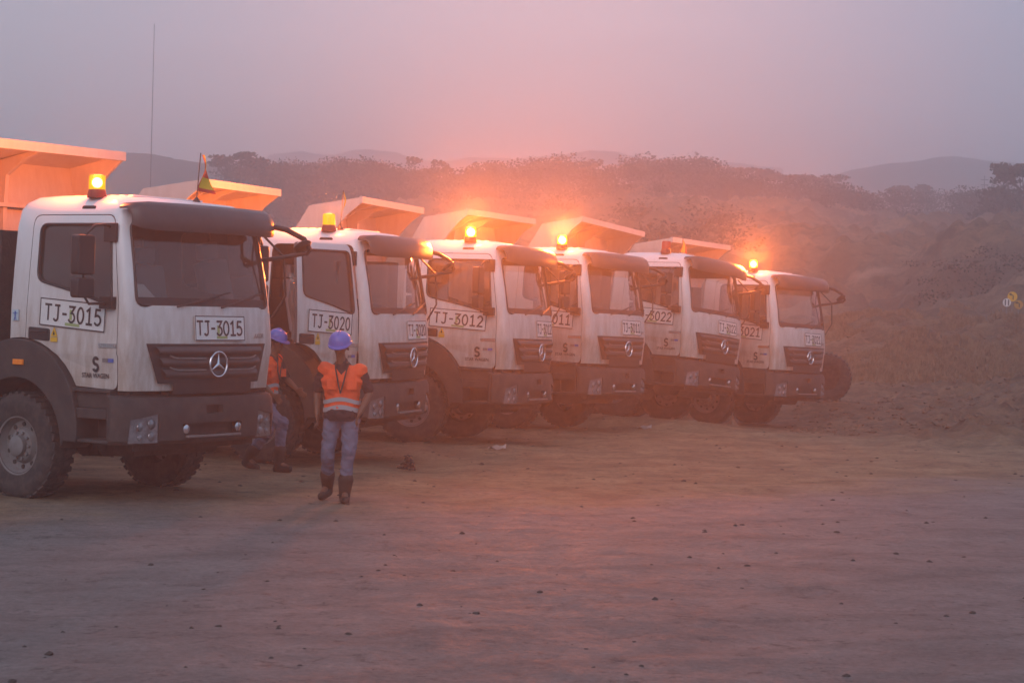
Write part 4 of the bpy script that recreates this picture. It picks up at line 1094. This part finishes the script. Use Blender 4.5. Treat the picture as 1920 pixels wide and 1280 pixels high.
scrap(1211, 36.6, 'crumpled white scrap on the dirt between trucks TJ-3011 and TJ-3022')
scrap(935, 30.0, 'flat pale scrap on the dirt in front of truck TJ-3012')

# spare tyre beyond the last truck
X, Y = (1551-960)/FPX*45.5, 45.5
t_ = MB(); hw = .17
t_.lathe([(.29, -hw*.6), (.36, -hw*.9), (.47, -hw), (.56, -hw*.8), (.58, -hw*.5), (.58, hw*.5), (.56, hw*.8), (.47, hw), (.36, hw*.9), (.29, hw*.6), (.29, -hw*.6)], (0, 0, 0), 'y', 44)
for k in range(32):
    m = Matrix.Rotation(2*PI*k/32, 4, 'Y'); t_.box(.575, .60, -hw*.7, hw*.7, -.03, .03, m)
o = t_.build('loose_tyre', m_tyre); o.location = (X, Y, terrain(X, Y)+.55); o.rotation_euler = (R(8), 0, R(-12)); tag(o, 'large black tyre standing beyond the right side of truck TJ-3021', 'tyre')

# road signs at the right edge
def road_sign(px, py, Y, rad, colr, label, mark):
    X = (px-960)/FPX*Y; z0 = terrain(X, Y)-.1; zc = HC+(545+.028*px-py)*Y/FPX
    o = empty('road_sign', (X, Y, z0)); tag(o, label, 'road sign', 'small road signs at the right edge')
    p = MB(); p.tube([(0, 0, 0), (0, 0, zc-z0-rad)], .018, 8); p.build('post', m_rim, o)
    b = MB(); b.lathe([(rad, .0), (rad, -.012), (0, -.012)], (0, -.01, zc-z0), 'y', 26); b.build('sign_plate', colr, o)
    k = MB()
    if mark == 'bars':
        for dx in (-.05, .05): k.box(dx-.018, dx+.018, -.028, -.023, zc-z0-rad*.7, zc-z0+rad*.7)
    else:
        k.tube([(.02, -.026, zc-z0-rad*.6), (.02, -.026, zc-z0+rad*.25), (-.05, -.026, zc-z0+rad*.45)], .016, 6)
        k.prism([(-.04, zc-z0+rad*.15), (-.04, zc-z0+rad*.75), (-.13, zc-z0+rad*.45)], -.030, -.024, 'y')
    k.build('sign_mark', m_ink, o)
road_sign(1885, 567, 60, .13, m_sign, 'round white sign with two dark bars, lowest left of the three', 'bars')
road_sign(1895, 556, 62, .16, m_yellow, 'round yellow sign with a bent arrow, highest of the three', 'arrow')
road_sign(1907, 571, 61, .14, mat('worn_yellow', (.50, .26, .05), rough=.6), 'dull yellow round sign with a bent arrow, rightmost of the three', 'arrow')
# masts
def mast(px, ytop, Y, rad, label, arms=False):
    X = (px-960)/FPX*Y; z0 = terrain(X, Y, False)-1; zt = HC+(545+.028*px-ytop)*Y/FPX
    p = MB(); p.tube([(X, Y, z0), (X+(zt-z0)*.028*0, Y, zt)], [rad, rad*.6], 6)
    if arms:
        for k in range(5): zz = zt-.6-k*.7; p.box(X-.5, X+.5, Y-.05, Y+.05, zz, zz+.12)
    tag(p.build('mast', mat('mast_steel', (.12, .11, .11), rough=.6), None), label, 'mast')
mast(275, 46, 170, .045, 'very tall thin mast rising into the sky above the first truck')
mast(1836, 330, 260, .09, 'short pylon-like mast on the skyline at the right', True)

# ------------------------------------------------------------------ people
def capsule(mb, p0, r0, p1, r1, sx=1, sy=1, seg=14):
    p0, p1 = Vector(p0), Vector(p1); d = p1-p0; L = d.length; d.normalize() if L > 0 else None
    if L < 1e-6: d = Vector((0, 0, 1))
    a = d.cross(Vector((0, 1, 0)) if abs(d.y) < .9 else Vector((1, 0, 0))).normalized(); b = d.cross(a)
    rings = []
    for t in (-90, -60, -30, 0): rings.append((p0+d*r0*math.sin(R(t)), r0*math.cos(R(t))))
    for t in (0, 30, 60, 90): rings.append((p1+d*r1*math.sin(R(t)), r1*math.cos(R(t))))
    base = []
    for c, rr in rings:
        rr = max(rr, 1e-4)
        pts = []
        for j in range(seg):
            v = (a*math.cos(2*PI*j/seg)+b*math.sin(2*PI*j/seg))*rr
            pts.append(c+Vector((v.x*sx, v.y*sy, v.z)))
        base.append(mb.addv(pts))
    for i in range(len(base)-1):
        for j in range(seg): q = (j+1) % seg; mb.face(base[i]+j, base[i]+q, base[i+1]+q, base[i+1]+j)
    mb.face(*[base[0]+j for j in reversed(range(seg))]); mb.face(*[base[-1]+j for j in range(seg)])
def blob(parts, voxel, name, m, parent, smooth_it=4, cut=None, fold=0):
    mb = MB()
    for p in parts: capsule(mb, *p)
    me = mb.mesh('b'); bm = bmesh.new(); bm.from_mesh(me); bmesh.ops.recalc_face_normals(bm, faces=bm.faces[:]); bm.to_mesh(me); bm.free()
    o = bpy.data.objects.new('tmp', me); COL.objects.link(o)
    rm = o.modifiers.new('r', 'REMESH'); rm.mode = 'VOXEL'; rm.voxel_size = voxel
    s = o.modifiers.new('s', 'SMOOTH'); s.iterations = smooth_it; s.factor = .5
    dg = bpy.context.evaluated_depsgraph_get(); dg.update()
    me2 = bpy.data.meshes.new_from_object(o.evaluated_get(dg), depsgraph=dg); bpy.data.objects.remove(o)
    if fold:      # cloth folds: soft creases pushed along the normals
        for v in me2.vertices:
            c = v.co; n_ = v.normal; d = vnoise(c.x*1.3+c.z*.9+3, c.z*1.6-c.y, .055)*.6+vnoise(c.x+c.y, c.z*2.2+c.x, .11)*.6
            v.co = c+n_*d*fold
    if cut: me2 = boolean(me2, cut)
    me2.materials.clear(); me2.materials.append(m)
    me2.polygons.foreach_set('material_index', [0]*len(me2.polygons))
    return link(name, me2, parent, smooth=180)
m_skin = mat('skin', (.16, .075, .045), rough=.55)
m_shirt = mat('dark_shirt', (.02, .02, .028), rough=.9, bump=.5, bscale=14)
m_vest = mat('vest_orange', (1.0, .115, .03), rough=.7, bump=.8, bscale=13, noise=.25, nscale=5, emis=(1.0, .12, .02), estr=.0)
m_band = mat('reflective_band', (.36, .35, .36), rough=.45)
m_jeans = mat('faded_denim', (.125, .15, .215), rough=.9, noise=.6, nscale=6, dirt=(.06, .07, .11), bump=.6, bscale=16)
m_boot = mat('work_boot', (.022, .015, .012), rough=.7, noise=.4, nscale=8, dirt=(.06, .042, .03))
m_helmet = mat('helmet_blue', (.10, .15, .50), rough=.3)
m_hair = mat('hair', (.01, .009, .008), rough=.7)
m_eye = mat('eye_dark', (.01, .01, .01), rough=.3)
m_strap = mat('lanyard', (.03, .03, .035), rough=.7)
def person(loc, rot, J, label, vest=True):
    """J: joints in metres, figure faces -Y"""
    P = empty('person', loc, (0, 0, rot)); tag(P, label, 'person')
    V_ = lambda k: Vector(J[k])
    hip, chest, neck, head = V_('hip'), V_('chest'), V_('neck'), V_('head')
    parts = [(hip, .125, hip+(chest-hip)*.45, .115, 1.25, .85), (hip+(chest-hip)*.45, .115, chest, .135, 1.3, .8), (chest, .12, neck-Vector((0, 0, .06)), .07, 1.4, .8),
             (neck-Vector((0, 0, .08)), .055, head-Vector((0, 0, .05)), .052)]
    # head: skull, jaw, nose, ears, brow
    f = Vector((J.get('look', 0), -1, J.get('nod', -.15))).normalized(); sd_ = f.cross(Vector((0, 0, 1))).normalized(); up = sd_.cross(f)
    hp = lambda a, b, c: head+f*a+sd_*b+up*c
    parts += [(hp(-.015, 0, .03), .088, hp(.01, 0, .035), .084), (hp(.02, 0, -.02), .068, hp(.045, 0, -.075), .040), (hp(.085, 0, .005), .010, hp(.105, 0, -.022), .014),
              (hp(.07, -.03, .03), .016, hp(.07, .03, .03), .016), (hp(.078, -.018, -.058), .008, hp(.078, .018, -.058), .008)]
    for s in (-1, 1): parts.append((hp(-.0, s*.082, .01), .016, hp(0, s*.088, -.025), .012))
    for s, n_ in ((-1, 'r'), (1, 'l')):
        sh, el, wr = V_('sh'+n_), V_('el'+n_), V_('wr'+n_)
        parts += [(chest+(sh-chest)*.6, .065, sh, .055), (sh, .052, el, .038), (el, .038, el+(wr-el)*.35, .04), (el+(wr-el)*.35, .04, wr, .026)]
        d = (wr-el).normalized(); d = (d+Vector((0, -.25, -.1))).normalized(); across = Vector((0, -1, 0)) if abs(d.y) < .8 else Vector((0, 0, 1)); across = (across-d*across.dot(d)).normalized(); nrm = d.cross(across)
        pm = wr+d*.09
        for k in range(-3, 4, 2): parts.append((wr+across*k*.006, .014, pm+across*k*.011, .012))
        for k, L in zip((-1.5, -.5, .5, 1.5), (.062, .078, .082, .072)):
            b0 = pm+across*k*.02; m0 = b0+d*L*.5+nrm*s*(-.008); t0 = m0+d*L*.4-nrm*s*.022
            parts += [(b0, .0098, m0, .009), (m0, .009, t0, .0078)]
        tb_ = wr+d*.03+across*.028; parts += [(tb_, .012, tb_+across*.03+d*.03, .011), (tb_+across*.03+d*.03, .011, tb_+across*.034+d*.065, .009)]
        hj, kn, an = V_('hj'+n_), V_('kn'+n_), V_('an'+n_)
        parts += [(hip, .11, hj, .09), (hj, .088, kn, .055), (kn, .055, kn+(an-kn)*.3, .056), (kn+(an-kn)*.3, .056, an, .038), (an, .038, an+Vector(J['toe'+n_])*.1-Vector((0, 0, .04)), .034)]
    body = blob(parts, .007, 'body', m_skin, P, 3)
    ey = MB()
    for s in (-1, 1): c = hp(.083, s*.03, .012); capsule(ey, c, .009, c+f*.001, .009)
    ey.build('eyes', m_eye, body)
    # helmet with brim
    hm = MB(); mt = Matrix.Translation(hp(-.005, 0, .055)) @ Matrix((sd_, -f, up)).transposed().to_4x4()
    prof = [(.132, -.005), (.128, .0), (.124, .02), (.118, .05), (.10, .085), (.07, .108), (.03, .118), (0, .12)]
    hm.lathe(prof, (0, 0, 0), 'z', 28, m=mt)
    hm.prism([(math.cos(R(a))*.126, -math.sin(R(a))*.126) for a in range(20, 161, 10)] + [(math.cos(R(a))*.125, -.02-math.sin(R(a))*.165) for a in range(160, 19, -10)], -.012, .0, 'z', m=mt)
    hm.tube([mt @ Vector((0, .10*math.cos(R(a)), .0+.125*math.sin(R(a)))) for a in range(20, 170, 15)], .012, 6)
    hm.build('hard_hat', m_helmet, P)
    hr = MB(); hr.lathe([(.096, -.045), (.104, -.02), (.104, .0), (.09, .02)], (0, .012, 0), 'z', 22, m=mt); hr.build('hair', m_hair, P)
    # shirt with sleeves and collar
    sp = [(hip-Vector((0, 0, .02)), .178, hip+(chest-hip)*.45, .132, 1.25, .85), (hip+(chest-hip)*.45, .132, chest, .150, 1.32, .8), (chest, .138, neck-Vector((0, 0, .08)), .080, 1.45, .85), (neck-Vector((0, 0, .07)), .072, neck-Vector((0, 0, .02)), .066)]
    for n_ in 'rl':
        sh, el = V_('sh'+n_), V_('el'+n_); sp += [(chest+(sh-chest)*.55+Vector((0, 0, .02)), .075, sh, .068), (sh, .068, sh+(el-sh)*.82, .062)]
    hb_ = MB(); hb_.box(-.6, .6, -.6, .6, hip.z-.5, hip.z-.085)
    blob(sp, .011, 'shirt', m_shirt, P, 3, cut=[cutter(hb_)], fold=.022)
    jp = [(hip, .145, hip+Vector((0, 0, .03)), .14, 1.22, .86)]
    for n_ in 'rl':
        hj, kn, an = V_('hj'+n_), V_('kn'+n_), V_('an'+n_)
        jp += [(hip, .125, hj, .108), (hj, .106, kn, .076), (kn, .074, kn+(an-kn)*.75, .068), (kn+(Vector((0, -.02, .05))), .078, kn-Vector((0, 0, .03)), .077)]
    blob(jp, .010, 'jeans', m_jeans, P, 2, fold=.030)
    for n_ in 'rl':
        an, kn = V_('an'+n_), V_('kn'+n_); t = Vector(J['toe'+n_]).normalized(); bot = an-Vector((0, 0, .075)); hd = t*.16
        bp_ = [(an+(kn-an)*.36, .086, an, .066), (an, .066, bot, .058), (bot-t*.03, .054, bot+hd*.6, .052), (bot+hd*.6, .052, bot+hd, .044)]
        blob(bp_, .011, 'boot', m_boot, P, 2)
    if vest:
        vp = [(hip+(chest-hip)*.10, .158, hip+(chest-hip)*.5, .148, 1.28, .88), (hip+(chest-hip)*.5, .148, chest, .166, 1.34, .82), (chest, .155, neck-Vector((0, 0, .13)), .105, 1.62, .88)] + [(chest+Vector((0, 0, .02)), .10, chest+(V_('sh'+n_)-chest)*.98+Vector((0, 0, .0)), .084) for n_ in 'rl']
        cutn = MB(); cutn.prism([(neck.x-.085, neck.z+.1), (neck.x+.085, neck.z+.1), (neck.x+.07, neck.z-.08), (neck.x, neck.z-.16), (neck.x-.07, neck.z-.08)], -.5, .5, 'y')
        cb = MB(); cb.box(-.6, .6, -.6, .6, hip.z-.5, hip.z+.03)
        ve = blob(vp, .012, 'vest', m_vest, P, 3, cut=[cutter(cutn), cutter(cb)], fold=.020)
        for zf, dz in ((.16, .05), (.40, .045)):
            c = hip+(chest-hip)*zf; bn = MB()
            rx, ry = (.158+(.148-.158)*zf)*1.28+.012, .150*.88+.006
            bn.grid(lambda a, b: (c.x+rx*math.cos(2*PI*a), c.y+ry*math.sin(2*PI*a), c.z+dz*(b-.5)+.018*math.sin(2*PI*a+PI/2)**2*-1+.012*math.sin(6*PI*a)), 40, 2)
            bn.build('reflective_band', m_band, ve, normals=False)
        ly = MB()
        for s in (-1, 1): ly.tube([neck+Vector((s*.075, -.03, -.03)), neck+Vector((s*.06, -.125, -.10)), chest+Vector((s*.03, -.155, -.02)), chest+Vector((0, -.165, -.14))], .008, 6)
        ly.build('lanyard', m_strap, P)
        pk = MB()
        for s in (-1, 1): pk.box(s*.11-.055, s*.11+.055, chest.y-.152, chest.y-.140, chest.z-.10, chest.z+.0)
        pk.build('vest_pocket', m_vest, ve, bevel=.004)
    return P
JW = dict(hip=(0, 0, .98), chest=(-.01, 0, 1.34), neck=(-.01, -.01, 1.56), head=(-.035, -.045, 1.70), look=-.15, nod=-.42,
  shr=(-.20, 0, 1.46), elr=(-.29, .06, 1.19), wrr=(-.27, -.03, .95), shl=(.19, 0, 1.45), ell=(.29, .04, 1.20), wrl=(.20, -.14, .98),
  hjr=(-.10, 0, .93), knr=(-.14, -.05, .52), anr=(-.16, .22, .16), toer=(-.35, -1, -.25), hjl=(.10, 0, .93), knl=(.085, -.10, .52), anl=(.06, -.10, .115), toel=(.15, -1, 0))
X, Y = (645-960)/FPX*21.7, 21.7
person((X, Y, terrain(X, Y)), 0, JW, 'worker in orange vest and blue hard hat walking forward between the first two trucks').scale = (1.03,)*3
J2 = dict(hip=(0, 0, .96), chest=(.0, -.06, 1.32), neck=(.02, -.09, 1.53), head=(.02, -.15, 1.66), look=0, nod=-.35,
  shr=(-.19, -.04, 1.43), elr=(-.27, -.12, 1.15), wrr=(-.24, -.30, 1.0), shl=(.19, -.04, 1.43), ell=(.26, -.16, 1.18), wrl=(.20, -.36, 1.06),
  hjr=(-.09, 0, .91), knr=(-.08, -.33, .60), anr=(-.08, -.30, .13), toer=(0, -1, .05), hjl=(.09, 0, .91), knl=(.10, .02, .50), anl=(.10, .32, .15), toel=(0, -1, -.3))
X, Y = (499-960)/FPX*25.6, 25.6
person((X, Y, terrain(X, Y)-.02), R(62), J2, 'worker in orange vest stepping past, half hidden behind the bumper of truck TJ-3015').scale = (1.04,)*3

# ------------------------------------------------------------------ haze
hz = MB(); hz.box(-420, 420, -30, 745, -1.6, 60)
hm_ = bpy.data.materials.new('haze'); hm_.use_nodes = True; t = hm_.node_tree; t.nodes.clear()
o_ = N(t, 'ShaderNodeOutputMaterial'); pv = N(t, 'ShaderNodeVolumePrincipled')
pv.inputs['Color'].default_value = (.96, .93, .94, 1); pv.inputs['Density'].default_value = .0041; pv.inputs['Anisotropy'].default_value = .72
t.links.new(pv.outputs[0], o_.inputs['Volume'])
tag(hz.build('haze', hm_, None, smooth=0), 'thin dusty evening haze filling the air', 'haze', kind='stuff')
